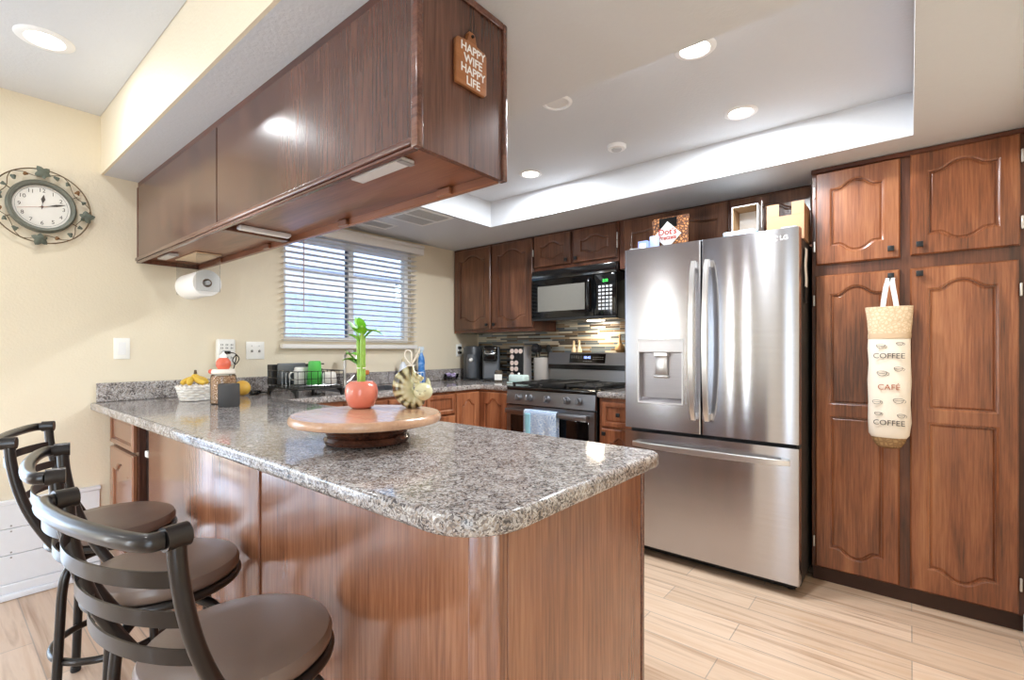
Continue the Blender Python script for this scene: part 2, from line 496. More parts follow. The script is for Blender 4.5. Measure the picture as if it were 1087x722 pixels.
# ------------------------------------------------------------------ room shell
H_D, H_K, H_T = 2.44, 2.13, 2.32
YS = -0.445            # front of the dropped kitchen ceiling
YB = 2.465             # kitchen back wall
XR = 3.714
WIN = (0.53, 1.63, 1.255, 2.02)
DOOR = (-2.80, -0.94, 0.0, 2.06)
struct(MB().box(-0.12, XR + 0.12, -3.72, YB + 0.12, -0.06, 0.0).build('floor', M_floor))
m = MB().frame_slab((-0.92, YB + 0.12, 0.0, 2.6), WIN, -0.12, 0.0, 'x')
m.box(-0.12, 0.0, DOOR[1], -0.92, 0, 2.6); m.box(-0.12, 0.0, -3.72, DOOR[0], 0, 2.6); m.box(-0.12, 0.0, DOOR[0], DOOR[1], DOOR[3], 2.6)
struct(m.build('wall_left', M_wall))
struct(MB().box(0.0, XR, YB, YB + 0.12, 0.0, 2.6).build('wall_back', M_wall))
m = MB().frame_slab((-3.72, -0.6, 0.0, 2.6), (-2.88, -1.52, 0.12, 2.08), XR, XR + 0.12, 'x')
m.box(XR, XR + 0.12, -0.6, YB + 0.12, 0.0, 2.6)
struct(m.build('wall_right', M_wall))
q = struct(MB().frame_slab((-2.88, -1.52, 0.12, 2.08), (-2.84, -1.56, 0.16, 2.04), XR + 0.05, XR + 0.1, 'x').build('window_4', M_white))  # unseen window, added to house the extra light for the left wall
MB().box(XR + 0.07, XR + 0.075, -2.84, -1.56, 0.16, 2.04).build('pane', M_glass, q)
m = MB()
TW = ((0.05, 0.21), (1.24, 1.46))
m.box(0.0, 0.05, -3.72, -3.6, 0, 2.6); m.box(0.21, 1.24, -3.72, -3.6, 0, 2.6); m.box(1.46, XR, -3.72, -3.6, 0, 2.6)
for a, b in TW:
    m.box(a, b, -3.72, -3.6, 2.06, 2.6); m.box(a, b, -3.72, -3.6, 0, 0.14)
struct(m.build('wall_front', M_wall))
struct(MB().box(0.0, XR, -3.6, YS - 0.002, H_D, 2.6).build('ceiling', M_ceil))
struct(MB().box(0.0, XR, YS, YS + 0.012, H_K, H_D + 0.16).build('wall_soffit', M_wall))
m = MB().frame_slab((0.0, XR, YS + 0.0125, YB - 0.001), (0.868, 3.345, 0.465, 1.70), H_K, 2.6, 'z')
m.box(0.86, 3.35, 0.46, 1.705, H_T, 2.6)
struct(m.build('ceiling_kitchen', M_ceil))
# patio door (behind the camera)
d = MB()
d.frame_slab((DOOR[0], DOOR[1], 0.0, DOOR[3]), (DOOR[0] + 0.06, DOOR[1] - 0.06, 0.05, DOOR[3] - 0.06), -0.115, -0.06, 'x')
d.box(-0.11, -0.065, -1.90, -1.84, 0.05, 2.0)
dr = struct(d.build('door_1', M_white))
g = MB().box(-0.092, -0.087, DOOR[0] + 0.06, DOOR[1] - 0.06, 0.05, 2.0).build('pane', M_glass, dr)
for i, (a, b) in enumerate(TW):  # narrow unseen windows, added for streaks in the refrigerator steel
    q = struct(MB().frame_slab((a, b, 0.14, 2.06), (a + 0.015, b - 0.015, 0.16, 2.04), -3.70, -3.64, 'y').build('window_%d' % (i + 2), M_white))
    MB().box(a + 0.015, b - 0.015, -3.675, -3.67, 0.16, 2.04).build('pane', M_glass, q)
# white boarded panel low on the left wall
t = MB()
zz = [0.075, 0.213, 0.339, 0.455]
for a, b in zip(zz, zz[1:]):
    t.box(0.0006, 0.018, -0.915, -0.452, a + 0.0015, b - 0.0015, 0.002, 1)
t.box(0.0006, 0.026, -0.915, -0.448, 0.455, 0.475, 0.003, 1)
t.box(0.0006, 0.024, -0.915, -0.448, 0.03, 0.0745, 0.004, 1)
t.box(0.0006, 0.034, -0.915, -0.448, 0.001, 0.03, 0.006, 2)
tr = struct(t.build('trim_1', M_wboard))
sc = MB()
for y in (-0.78, -0.56):
    for z in (0.2, 0.225, 0.325, 0.352):
        sc.cyl((0.0178, y, z), (0.0192, y, z), 0.004, n=10)
sc.build('screws', M_grayp, tr)
struct(MB().box(XR - 0.013, XR - 0.0005, -3.55, 1.9, 0.001, 0.085, 0.003, 1).build('baseboard_right', M_white))

# window: frame, panes
w = MB()
w.frame_slab((WIN[0], WIN[1], WIN[2], WIN[3]), (WIN[0] + 0.035, WIN[1] - 0.035, WIN[2] + 0.035, WIN[3] - 0.035), -0.10, -0.045, 'x')
w.box(-0.095, -0.05, 1.06, 1.105, WIN[2] + 0.035, WIN[3] - 0.035)
wf = struct(w.build('window_1', M_white))
MB().box(-0.078, -0.074, WIN[0] + 0.035, 1.06, WIN[2] + 0.035, WIN[3] - 0.035).build('pane', M_glass, wf)
MB().box(-0.078, -0.074, 1.105, WIN[1] - 0.035, WIN[2] + 0.035, WIN[3] - 0.035).build('pane', M_glass, wf)
sb = MB()
for y0, y1 in ((1.045, 1.06), (1.105, 1.116)):
    sb.box(-0.082, -0.07, y0, y1, WIN[2] + 0.035, WIN[3] - 0.035)
sb.build('gasket', plain('window_gasket', (84, 100, 124), 0.5), wf)

# horizontal blind
bl = thing('window_blind', 'white horizontal slat blind with wand over the kitchen window', 'blind', (0.0, 1.08, 1.2))
s = MB()
for i in range(20):
    z = 0.065 + i * 0.0405
    Mt = Matrix.Translation((0.03, 0, z)) @ Matrix.Rotation(R(-8), 4, 'Y')
    s.box(-0.024, 0.024, -0.575, 0.575, -0.0013, 0.0013, M=Mt)
s.build('slats', M_slat, bl)
MB().box(0.004, 0.056, -0.58, 0.58, 0.003, 0.034, 0.004, 2).build('bottom_rail', M_slat, bl)
v = MB().box(0.0015, 0.075, -0.60, 0.635, 0.815, 0.893, 0.004, 2)
v.box(0.072, 0.08, -0.602, 0.637, 0.87, 0.895, 0.003, 1)
v.build('valance', M_slat, bl)
for y in (-0.46, -0.02, 0.46):
    c = MB()
    for x in (0.004, 0.056):
        c.cyl((x, y, 0.03), (x, y, 0.82), 0.0009, n=5)
    c.build('ladder_cord', M_slat, bl)
MB().cyl((0.066, -0.44, 0.26), (0.064, -0.44, 0.815), 0.004, n=8).build('tilt_wand', plain('wand', (196, 170, 164), 0.4), bl)

# ------------------------------------------------------------------ view outside the window
MB_out = MB().box(-9, -0.13, -6, 8, -0.1, -0.04).build('ground', plain('patio_concrete', (196, 196, 198), 0.8, bump=0.1, bscale=30))
struct(MB_out)
bw = MB().box(-4.2, -4.0, -3, 7.5, -0.04, 2.1)
tag(bw.build('garden_wall', patterned('block_wall', [(0.0, (168, 172, 190)), (0.04, (176, 182, 206)), (1.0, (190, 196, 222))], 3.0)), 'pale lavender block wall seen through the kitchen window', 'wall')
pc = thing('patio_cover', 'white patio roof on beams seen through top of window', 'patio cover', (-1.6, -0.5, 0))
rr = MB()
rr.box(-1.5, 1.40, -3.0, 1.75, 2.42, 2.47)
rr.build('roof', plain('patio_roof_paint', (214, 218, 226), 0.6), pc)
b2 = MB()
for y in (-2.4, -1.4, -0.4, 0.6, 1.6):
    b2.box(-1.5, 1.35, y, y + 0.09, 2.3, 2.42)
b2.box(-1.5, -1.4, -3, 1.75, 2.2, 2.3)
b2.build('beam', plain('beam_paint', (226, 228, 232), 0.6), pc)
tag(MB().box(-2.3, -1.4, -1.5, 0.72, -0.039, 1.55, 0.05, 3).build('storage_shed', plain('shed_blue', (110, 196, 214), 0.5)), 'light turquoise shed low in the window at left', 'shed')
nh = thing('neighbor_house', 'white neighboring house with grey roof beyond the block wall', 'house', (-7.5, 3, 0))
MB().box(-0.8, 0.8, -3.5, 3.5, -0.04, 3.0).build('wall', plain('stucco', (236, 232, 226), 0.8), nh)
MB().prism([(-1.2, 2.9), (1.2, 2.9), (0.0, 3.9)], -3.9, 3.9, 'y').build('roof', plain('roof_gray', (176, 180, 190), 0.8), nh)

# ------------------------------------------------------------------ ceiling fixtures
def downlight(x, y, z, label, on=True, r=0.075, rin=0.05, watts=LAMP_W):
    t = thing('recessed_light', label, 'ceiling light', (x, y, z), 0, 'recessed ceiling lights')
    MB().lathe([(rin, -0.001), (rin + 0.004, -0.006), (r - 0.006, -0.005), (r, -0.0005), (r, 0.0), (rin, 0.0)], n=40, cap0=False, cap1=False).build('trim_ring', M_white, t)
    MB().lathe([(0.001, -0.0015), (rin - 0.001, -0.0015), (rin - 0.001, -0.0004), (0.001, -0.0004)], n=36).build('lens', M_lamp if on else M_lampoff, t)
    if on:
        area('lamp_light', (x, y, z - 0.012), (0, 0, 0), 2*rin, 2*rin, watts, LAMP_C, shape='DISK', spread=PI)
    return t
downlight(2.714, 0.79, H_T, 'lit recessed light nearest the camera in tray ceiling')
downlight(2.714, 1.42, H_T, 'lit recessed light above the refrigerator in tray ceiling')
downlight(1.461, 1.42, H_T, 'lit recessed light at the far end of tray ceiling, toward the window')
downlight(2.093, 0.79, H_T, 'unlit recessed light half hidden behind the tray ceiling edge', on=False, r=0.07)
downlight(0.655, -0.735, H_D, 'large lit recessed light in dining ceiling above the clock', r=0.092, rin=0.058, watts=2.3)
# unseen dining lamps: one read off a cabinet highlight, two added for fill light
downlight(1.95, -1.35, H_D, 'lit recessed light in dining ceiling outside the picture', r=0.092, rin=0.058, watts=2.3)
downlight(0.65, -2.3, H_D, 'second lit recessed light, added unseen in the dining ceiling', r=0.092, rin=0.058, watts=2.3)
downlight(3.1, -2.3, H_D, 'third lit recessed light, added unseen in the dining ceiling', r=0.092, rin=0.058, watts=2.3)
sd = thing('smoke_detector', 'small round white detector on the tray ceiling', 'detector', (2.085, 1.385, H_T))
MB().lathe([(0.052, -0.0005), (0.052, -0.012), (0.046, -0.02), (0.001, -0.02), (0.001, -0.0005)], n=32).build('housing', M_white, sd)
MB().lathe([(0.028, -0.0205), (0.026, -0.027), (0.001, -0.028)], n=24).build('grille', plain('det_gray', (196, 196, 198), 0.5), sd)
def vent(x0, x1, y0, y1, label, split):
    t = thing('ceiling_vent', label, 'vent', ((x0 + x1)/2, (y0 + y1)/2, H_K), 0, 'ceiling vents')
    a, b = (x1 - x0)/2, (y1 - y0)/2
    MB().frame_slab((-a, a, -b, b), (-a + 0.02, a - 0.02, -b + 0.02, b - 0.02), -0.006, -0.0004, 'z').build('frame', M_white, t)
    m = MB()
    n = int((2*b - 0.04)/0.013)
    for i in range(n):
        y = -b + 0.026 + i*0.013
        m.box(-a + 0.02, a - 0.02, y - 0.004, y + 0.004, -0.004, -0.0028, M=Matrix.Translation((0, 0, 0)))
    m.build('louvre', plain('vent_gray', (206, 206, 206), 0.5), t)
    MB().box(-a + 0.02, a - 0.02, -b + 0.02, b - 0.02, -0.0012, -0.0005).build('backing', plain('vent_dark', (150, 150, 150), 0.7), t)
    if split: MB().box(-0.008, 0.008, -b + 0.02, b - 0.02, -0.006, -0.002).build('divider', M_white, t)
    return t
vent(0.50, 0.84, 1.02, 1.34, 'large white ceiling vent between the tray and the window', True)
vent(0.20, 0.36, 0.98, 1.22, 'small white ceiling vent right above the window', False)

# ------------------------------------------------------------------ cabinet doors
def hump(t, flat=0.74):
    t = abs(t)
    if t >= flat: return 0.0
    s = t/flat
    return 0.5*(1 + math.cos(PI*s**1.35))
def tile(mb, X0, X1, Z0, Z1, ml, mr, mt, mb_, at=0.0, ab=0.0, t=0.02):
    """one raised panel field in a door face that looks to -y; face plane y=0"""
    NT, NS = 28, 6
    def outer():
        p = [(X0 + (X1-X0)*i/NT, Z1) for i in range(NT)] + [(X1, Z1 + (Z0-Z1)*i/NS) for i in range(NS)]
        p += [(X1 + (X0-X1)*i/NT, Z0) for i in range(NT)] + [(X0, Z0 + (Z1-Z0)*i/NS) for i in range(NS)]
        return p
    def inner(d):
        xl, xr = X0 + ml + d, X1 - mr - d
        zt, zb = Z1 - mt - d, Z0 + mb_ + d
        top = lambda u: zt - at + at*hump(u)
        bot = lambda u: zb + ab - ab*hump(u)
        p = []
        for i in range(NT):
            u = -1 + 2*i/NT; p.append((xl + (xr-xl)*i/NT, top(u)))
        for i in range(NS): p.append((xr, top(1) + (bot(1)-top(1))*i/NS))
        for i in range(NT):
            u = 1 - 2*i/NT; p.append((xr + (xl-xr)*i/NT, bot(u)))
        for i in range(NS): p.append((xl, bot(-1) + (top(-1)-bot(-1))*i/NS))
        return p
    rs = [[(x, 0, z) for x, z in outer()], [(x, 0, z) for x, z in inner(0)], [(x, 0.0025, z) for x, z in inner(0.004)], [(x, 0.0035, z) for x, z in inner(0.0075)], [(x, 0.013, z) for x, z in inner(0.009)],
          [(x, 0.013, z) for x, z in inner(0.013)], [(x, 0.0095, z) for x, z in inner(0.019)]]
    mb.rings(rs, cap0=False, cap1=True)
def door_mesh(w, h, tiles, t=0.02):
    m = MB()
    for a in tiles: tile(m, *a)
    e = 0.006
    # chamfered outer edge and back
    o = [(0, 0), (w, 0), (w, h), (0, h)]
    r0 = [(x, 0, z) for x, z in o]
    r1 = [(x + (-e if x == 0 else e), 0.007, z + (-e if z == 0 else e)) for x, z in o]
    r2 = [(x, t, z) for x, _, z in r1]
    m.rings([r0, r1, r2], cap0=False, cap1=True)
    bmesh.ops.remove_doubles(m.bm, verts=m.bm.verts, dist=0.0001)
    return m
def knob_at(parent, x, z, y=0.0, mat=None, s=0.0125):
    m = MB().cyl((x, y, z), (x, y - 0.014, z), 0.006, n=12)
    m.box(x - s, x + s, y - 0.024, y - 0.013, z - s, z + s, 0.002, 2)
    return m.build('knob', mat or M_knob, parent)
def hinges(parent, x, zs, h=0.055):
    for z in zs:
        MB().box(x - 0.004, x + 0.004, 0.0, 0.012, z - h/2, z + h/2, 0.002, 1).build('hinge', M_hinge, parent)
def cab_door(parent, x0, x1, z0, z1, mat, at=0.04, ab=0.04, frame=0.058, knob=None, yf=-0.021, tiles=None, hinge=None):
    w, h = x1 - x0, z1 - z0
    if tiles is None:
        tiles = [(0, w, 0, h, frame, frame, frame*0.85, frame*0.85, at, ab)]
    o = door_mesh(w, h, tiles).build('door', mat, parent, loc=(x0, yf, z0), angle=25)
    if knob: knob_at(o, knob[0] - x0, knob[1] - z0)
    if hinge:
        hx = -0.012 if hinge == 'l' else w + 0.012
        hinges(o, hx, [0.09 if h < 0.7 else 0.12, h - (0.09 if h < 0.7 else 0.12)])
    return o

def body_frame(parent, x0, x1, y1, z0, z1, mat, name='body'):
    return MB().box(x0, x1, 0.0, y1, z0, z1, 0.002, 1).build(name, mat, parent)

# ---- upper cabinets on the back wall (front plane y = 2.145)
YU = 2.145
uc = thing('wall_cabinet', 'dark wood wall cabinet with two tall arched doors in the corner by window', 'cabinet', (0.003, YU, 1.351), 0, 'upper cabinets on the back wall')
body_frame(uc, 0.0, 0.944, YB - YU - 0.002, 0.0, H_K - 1.351 - 0.002, M_wood)
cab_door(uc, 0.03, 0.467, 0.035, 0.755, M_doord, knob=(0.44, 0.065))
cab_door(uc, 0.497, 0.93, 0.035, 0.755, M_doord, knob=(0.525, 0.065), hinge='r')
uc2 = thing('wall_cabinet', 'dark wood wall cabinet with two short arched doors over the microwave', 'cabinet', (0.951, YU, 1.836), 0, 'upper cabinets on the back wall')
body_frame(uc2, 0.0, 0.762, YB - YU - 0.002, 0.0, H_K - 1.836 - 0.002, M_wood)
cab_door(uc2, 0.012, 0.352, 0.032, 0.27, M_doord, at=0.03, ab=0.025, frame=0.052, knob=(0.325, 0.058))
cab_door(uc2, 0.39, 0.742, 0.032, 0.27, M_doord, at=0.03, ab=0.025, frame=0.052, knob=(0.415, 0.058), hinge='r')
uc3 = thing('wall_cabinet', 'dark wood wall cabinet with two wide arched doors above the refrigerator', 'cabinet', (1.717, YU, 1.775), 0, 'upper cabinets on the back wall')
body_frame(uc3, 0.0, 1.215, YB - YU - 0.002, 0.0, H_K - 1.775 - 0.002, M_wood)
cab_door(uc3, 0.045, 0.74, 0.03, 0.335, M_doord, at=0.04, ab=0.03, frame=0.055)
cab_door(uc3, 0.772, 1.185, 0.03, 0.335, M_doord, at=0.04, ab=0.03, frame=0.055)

# ---- pantry
YP = 1.905
pa = thing('pantry_cabinet', 'tall reddish brown pantry cabinet with four arched doors right of the refrigerator', 'cabinet', (2.938, YP, 0.0))
pw = 0.770
pm = MB().box(0.0, pw, 0.0, YB - YP - 0.002, 0.07, H_K - 0.002, 0.002, 1)
pm.build('body', M_wood, pa)
MB().box(0.003, pw - 0.003, 0.012, 0.5, 0.0, 0.0695).build('toe_kick', plain('toe_kick_dark', (58, 34, 24), 0.5), pa)
MB().box(-0.002, pw, -0.014, 0.0, 2.105, H_K - 0.003, 0.003, 1).build('top_trim', M_woodh, pa)
fr = 0.054
cab_door(pa, 0.026, 0.354, 1.636, 2.095, M_door, at=0.036, ab=0.036, frame=fr, knob=(0.326, 1.674), hinge='l')
cab_door(pa, 0.402, 0.748, 1.640, 2.100, M_door, at=0.036, ab=0.036, frame=fr, knob=(0.430, 1.680), hinge='r')
for x0, x1, kx, hg in ((0.024, 0.352, 0.326, 'l'), (0.402, 0.744, 0.430, 'r')):
    w, h = x1 - x0, 1.568 - 0.085
    zm = 0.805
    cab_door(pa, x0, x1, 0.085, 1.568, M_door, knob=(kx, 1.545), hinge=hg,
             tiles=[(0, w, zm, h, fr, fr, 0.052, 0.028, 0.038, 0.0), (0, w, 0, zm, fr, fr, 0.028, 0.06, 0.0, 0.04)])

# ---- diagonal looking corner base cabinet (pie cut) + sink run
YF = 1.845   # stove-run front plane
XF = 0.61    # window-run front plane
cb = thing('base_cabinet', 'orange brown corner base cabinet with two arched doors left of the stove', 'cabinet', (0.0, 0.0, 0.0), 0, 'base cabinets under the counter')
MB().prism([(XF, 1.57), (XF, YF), (0.931, YF), (0.931, YB - 0.002), (0.003, YB - 0.002), (0.003, 1.57)], 0.09, 0.872).build('body', M_doorl, cb)
e1 = cab_door(cb, 0.632, 0.922, 0.115, 0.85, M_doorl, at=0.04, ab=0.0, frame=0.05, yf=YF - 0.021)
dm = door_mesh(0.24, 0.735, [(0, 0.24, 0, 0.735, 0.045, 0.045, 0.045, 0.045, 0.04, 0.0)])
dm.build('door', M_doorl, cb, loc=(XF + 0.021, 1.582, 0.115), rot=(0, 0, R(90)), angle=25)
sk = thing('base_cabinet', 'orange brown sink base cabinet below the window counter', 'cabinet', (0.0, 0.0, 0.0), 0, 'base cabinets under the counter')
MB().box(0.003, XF, 0.26, 1.568, 0.09, 0.66).build('body', M_doorl, sk)
MB().box(XF - 0.02, XF, 0.26, 1.568, 0.66, 0.872).build('face_frame', M_doorl, sk)
for y0, y1 in ((0.62, 0.93), (0.95, 1.26), (1.28, 1.55)):
    q = door_mesh(y1 - y0, 0.14, [(0, y1 - y0, 0, 0.14, 0.02, 0.02, 0.02, 0.02)])
    d_ = q.build('drawer', M_doorl, sk, loc=(XF + 0.021, y0, 0.71), rot=(0, 0, R(90)), angle=25)
    q = door_mesh(y1 - y0, 0.57, [(0, y1 - y0, 0, 0.57, 0.05, 0.05, 0.05, 0.05, 0.04, 0.0)])
    q.build('door', M_doorl, sk, loc=(XF + 0.021, y0, 0.115), rot=(0, 0, R(90)), angle=25)
# ---- drawer base right of the stove
rb = thing('base_cabinet', 'narrow orange brown drawer cabinet between the stove and refrigerator', 'cabinet', (1.722, YF, 0.0), 0, 'base cabinets under the counter')
MB().box(0.0, 0.288, 0.0, YB - YF - 0.002, 0.09, 0.872, 0.002, 1).build('body', M_doorl, rb)
q = door_mesh(0.245, 0.155, [(0, 0.245, 0, 0.155, 0.02, 0.02, 0.02, 0.02)])
dd = q.build('drawer', M_doorl, rb, loc=(0.03, -0.021, 0.69), angle=25)
knob_at(dd, 0.1225, 0.08)
cab_door(rb, 0.03, 0.275, 0.115, 0.665, M_doorl, at=0.035, ab=0.0, frame=0.05, knob=(0.05, 0.64))

# ------------------------------------------------------------------ peninsula
YPN, YPF, XP = -0.393, 0.192, 2.78
pn = thing('peninsula_cabinet', 'glossy reddish brown wood back of the breakfast bar peninsula under the granite', 'cabinet', (0.0, 0.0, 0.0))
MB().box(0.648, XP - 0.018, YPN + 0.019, YPF, 0.0, 0.872).build('body', M_wood, pn)
MB().box(0.655, 1.806, YPN, YPN + 0.018, 0.0, 0.871, 0.004, 2).build('back_panel', M_veneer, pn)
MB().box(1.818, 2.70, YPN, YPN + 0.018, 0.0, 0.871, 0.002, 1).build('back_panel', M_veneer, pn)
MB().box(1.807, 1.817, YPN - 0.005, YPN + 0.018, 0.0, 0.871, 0.002, 1).build('seam_strip', M_doorl, pn)
MB().box(2.702, XP - 0.0005, YPN - 0.003, YPN + 0.018, 0.0, 0.8705, 0.003, 2).build('corner_post', M_veneer, pn)
MB().box(XP - 0.017, XP, YPN + 0.0185, YPF - 0.017, 0.0, 0.8705, 0.001, 1).build('end_panel', M_veneer, pn)
MB().box(XP - 0.017, XP + 0.003, YPF - 0.016, YPF + 0.002, 0.0, 0.8705, 0.003, 2).build('edge_trim', M_trimw, pn)
# small cupboard facing the dining side by the wall
sm = thing('base_cabinet', 'small brown cupboard with drawer and arched door at wall end of the breakfast bar', 'cabinet', (0.0, 0.0, 0.0))
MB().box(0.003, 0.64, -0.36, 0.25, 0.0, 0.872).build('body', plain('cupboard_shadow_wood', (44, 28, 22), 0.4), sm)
MB().box(0.006, 0.485, -0.39, -0.361, 0.0, 0.871).build('face_frame', M_veneerd, sm)
q = door_mesh(0.43, 0.145, [(0, 0.43, 0, 0.145, 0.012, 0.012, 0.012, 0.012)])
q.build('drawer', M_veneer, sm, loc=(0.025, -0.412, 0.705), angle=25)
q = door_mesh(0.43, 0.56, [(0, 0.43, 0, 0.56, 0.06, 0.06, 0.055, 0.055, 0.045, 0.0)])
q.build('door', M_veneer, sm, loc=(0.025, -0.412, 0.115), angle=25)
MB().box(0.56, 0.60, -0.385, -0.361, 0.69, 0.72, 0.003, 1).build('latch', M_plate, sm)

# ------------------------------------------------------------------ counters
def arc(cx, cy, r, a0, a1, n=8):
    return [(cx + r*math.cos(R(a0 + (a1-a0)*i/n)), cy + r*math.sin(R(a0 + (a1-a0)*i/n))) for i in range(n + 1)]
def slab(name, outer, holes, z0, z1, bev, mat):
    cu = bpy.data.curves.new(name, 'CURVE'); cu.dimensions = '2D'; cu.fill_mode = 'BOTH'
    for poly in [outer] + holes:
        sp = cu.splines.new('POLY'); sp.points.add(len(poly) - 1)
        for p, (x, y) in zip(sp.points, poly): p.co = (x, y, 0, 1)
        sp.use_cyclic_u = True
    cu.extrude = (z1 - z0)/2 - bev; cu.bevel_depth = bev; cu.bevel_resolution = 3; cu.offset = -bev
    o = bpy.data.objects.new(name, cu); COL.objects.link(o)
    me = bpy.data.meshes.new_from_object(o.evaluated_get(bpy.context.evaluated_depsgraph_get()))
    bpy.data.objects.remove(o); bpy.data.curves.remove(cu)
    me.transform(Matrix.Translation((0, 0, (z0 + z1)/2)))
    me.materials.clear(); me.materials.append(mat)
    me.shade_smooth(); me.set_sharp_from_angle(angle=R(40))
    o = bpy.data.objects.new(name, me); COL.objects.link(o)
    return o
ZC0, ZC = 0.874, 0.915
outer = [(0.003, -0.488)] + arc(2.81 - 0.13, -0.488 + 0.13, 0.13, -90, 0, 10) + arc(2.81 - 0.04, 0.254 - 0.04, 0.04, 0, 90, 5)
outer += [(0.66, 0.254)] + arc(0.66, 0.274, 0.02, 270, 180, 3)[1:] + [(0.64, YF - 0.045)] + arc(0.66, YF - 0.045, 0.02, 180, 90, 3)[1:] + [(0.931, YF - 0.025), (0.931, YB - 0.003), (0.003, YB - 0.003)]
SINK = (0.12, 0.52, 0.70, 1.28)
hole = [(SINK[0], SINK[2]), (SINK[0], SINK[3]), (SINK[1], SINK[3]), (SINK[1], SINK[2])]
ct = slab('countertop', outer, [hole], ZC0, ZC, 0.012, M_gran)
tag(ct, 'speckled grey granite countertop of the breakfast bar running round to the stove', 'countertop')
c2 = slab('countertop', [(1.719, YF - 0.03), (2.012, YF - 0.03), (2.012, YB - 0.003), (1.719, YB - 0.003)], [], ZC0, ZC, 0.012, M_gran)
tag(c2, 'short granite countertop between the stove and refrigerator', 'countertop')
tag(MB().box(0.0015, 0.022, -0.466, YB - 0.003, ZC + 0.0008, ZC + 0.102, 0.003, 1).build('backsplash', M_gran), 'dark speckled granite backsplash strip along the window wall', 'backsplash')
tag(MB().box(0.023, 2.012, YB - 0.008, YB - 0.0008, ZC + 0.001, 1.349).build('backsplash', M_mosaic), 'glass mosaic strip tile backsplash behind the stove', 'backsplash')
tag(MB().box(0.952, 1.712, YB - 0.008, YB - 0.0008, 1.3495, 1.424).build('backsplash', M_mosaic), 'narrow band of mosaic strip tile right below the microwave', 'backsplash')
snk = thing('sink', 'stainless kitchen sink set in the counter under the window', 'sink', (0.32, 0.99, 0.70))
bs = MB()
a, b = 0.197, 0.287
rect = lambda k, z: [(-k[0], -k[1], z), (k[0], -k[1], z), (k[0], k[1], z), (-k[0], k[1], z)]
bs.rings([rect((a, b), 0.2135), rect((a, b), 0.02), rect((a - 0.01, b - 0.01), 0.008), rect((a - 0.01, b - 0.01), 0.004), rect((a + 0.002, b + 0.002), 0.004), rect((a + 0.002, b + 0.002), 0.2135)], False, False)
bs.box(-a + 0.01, a - 0.01, -b + 0.01, b - 0.01, 0.004, 0.008)
bs.build('basin', M_steeld, snk)
MB().lathe([(0.04, 0.0082), (0.04, 0.012), (0.02, 0.011), (0.001, 0.011)], n=20).build('drain', M_chrome, snk)
fa = thing('faucet', 'curved metal kitchen faucet standing behind the sink', 'faucet', (0.075, 0.95, ZC + 0.0005))
MB().lathe([(0.026, 0), (0.026, 0.008), (0.018, 0.014), (0.016, 0.05), (0.001, 0.05)], n=20).build('base', M_chrome, fa)
MB().tube(bez([(0, 0, 0.045), (0, 0, 0.2), (0.02, 0, 0.25), (0.08, 0, 0.27), (0.14, 0, 0.25), (0.16, 0, 0.19)], 8), 0.011, 12).build('spout', M_chrome, fa)
MB().tube([(0, 0.016, 0.035), (0, 0.045, 0.05), (0, 0.08, 0.085)], [0.007, 0.006, 0.005], 8).build('lever', M_chrome, fa)

# ------------------------------------------------------------------ refrigerator
FX, FW_, FY = 2.022, 0.905, 1.609
f = thing('refrigerator', 'stainless steel french door refrigerator with bottom freezer drawer and water dispenser', 'refrigerator', (FX, FY, 0.0))
m = MB().box(0.004, FW_ - 0.006, 0.078, 0.80, 0.03, 1.752, 0.006, 2)
m.build('case', M_case, f)
MB().box(0.02, FW_ - 0.02, 0.06, 0.078, 0.03, 1.745).build('door_seal', M_bmatte, f)
def fdoor(name, x0, x1, z0, z1):
    # gently bowed stainless front
    m = MB()
    n = 10
    pts = []
    ring = lambda z, d: None
    prof = []
    for i in range(n + 1):
        t = i/n
        x = x0 + (x1-x0)*t
        prof.append((x, 0.0))
    poly = [(x0 + 0.008, 0.0)] + [(x1 - 0.008, 0.0), (x1 - 0.002, 0.003), (x1, 0.010), (x1, 0.060), (x0, 0.060), (x0, 0.010), (x0 + 0.002, 0.003)]
    m.prism(poly, z0, z1, 'z')
    return m
XM = 0.447
# right door
fd = fdoor('door', XM + 0.003, FW_, 0.738, 1.784).build('door', M_steel, f)
# left door with dispenser recess
DX0, DX1, DZ0, DZ1 = 0.084, 0.350, 0.888, 1.256
ld = MB()
x0, x1 = 0.0, XM - 0.003
ld.frame_slab((x0 + 0.008, x1 - 0.008, 0.738, 1.784), (DX0, DX1, DZ0, DZ1), 0.0, 0.060, 'y')
ld.prism([(x0 + 0.008, 0.0), (x0 + 0.008, 0.06), (x0, 0.06), (x0, 0.010), (x0 + 0.002, 0.003)], 0.738, 1.784, 'z')
ld.prism([(x1 - 0.008, 0.0), (x1 - 0.002, 0.003), (x1, 0.010), (x1, 0.06), (x1 - 0.008, 0.06)], 0.738, 1.784, 'z')
fl = ld.build('door', M_steel, f)
dp = MB()
dp.frame_slab((DX0 + 0.0005, DX1 - 0.0005, DZ0 + 0.0005, DZ1 - 0.0005), (DX0 + 0.008, DX1 - 0.008, DZ0 + 0.008, DZ1 - 0.008), -0.004, 0.05, 'y')
dpo = dp.build('dispenser', M_lgray, fl)
rc = MB()
rc.rings([[(DX0+.008, 0.0, DZ0+.008), (DX1-.008, 0.0, DZ0+.008), (DX1-.008, 0.0, DZ1-.075), (DX0+.008, 0.0, DZ1-.075)],
          [(DX0+.012, 0.040, DZ0+.03), (DX1-.012, 0.040, DZ0+.03), (DX1-.012, 0.040, DZ1-.08), (DX0+.012, 0.040, DZ1-.08)]], False, True)
rc.build('recess', steel('recess_steel', (176, 172, 174), 0.4, 0.3), fl)
MB().box(DX0 + 0.008, DX1 - 0.008, -0.003, 0.045, DZ1 - 0.075, DZ1 - 0.008, 0.002, 1).build('control_strip', M_lgray, fl)
ch = MB()
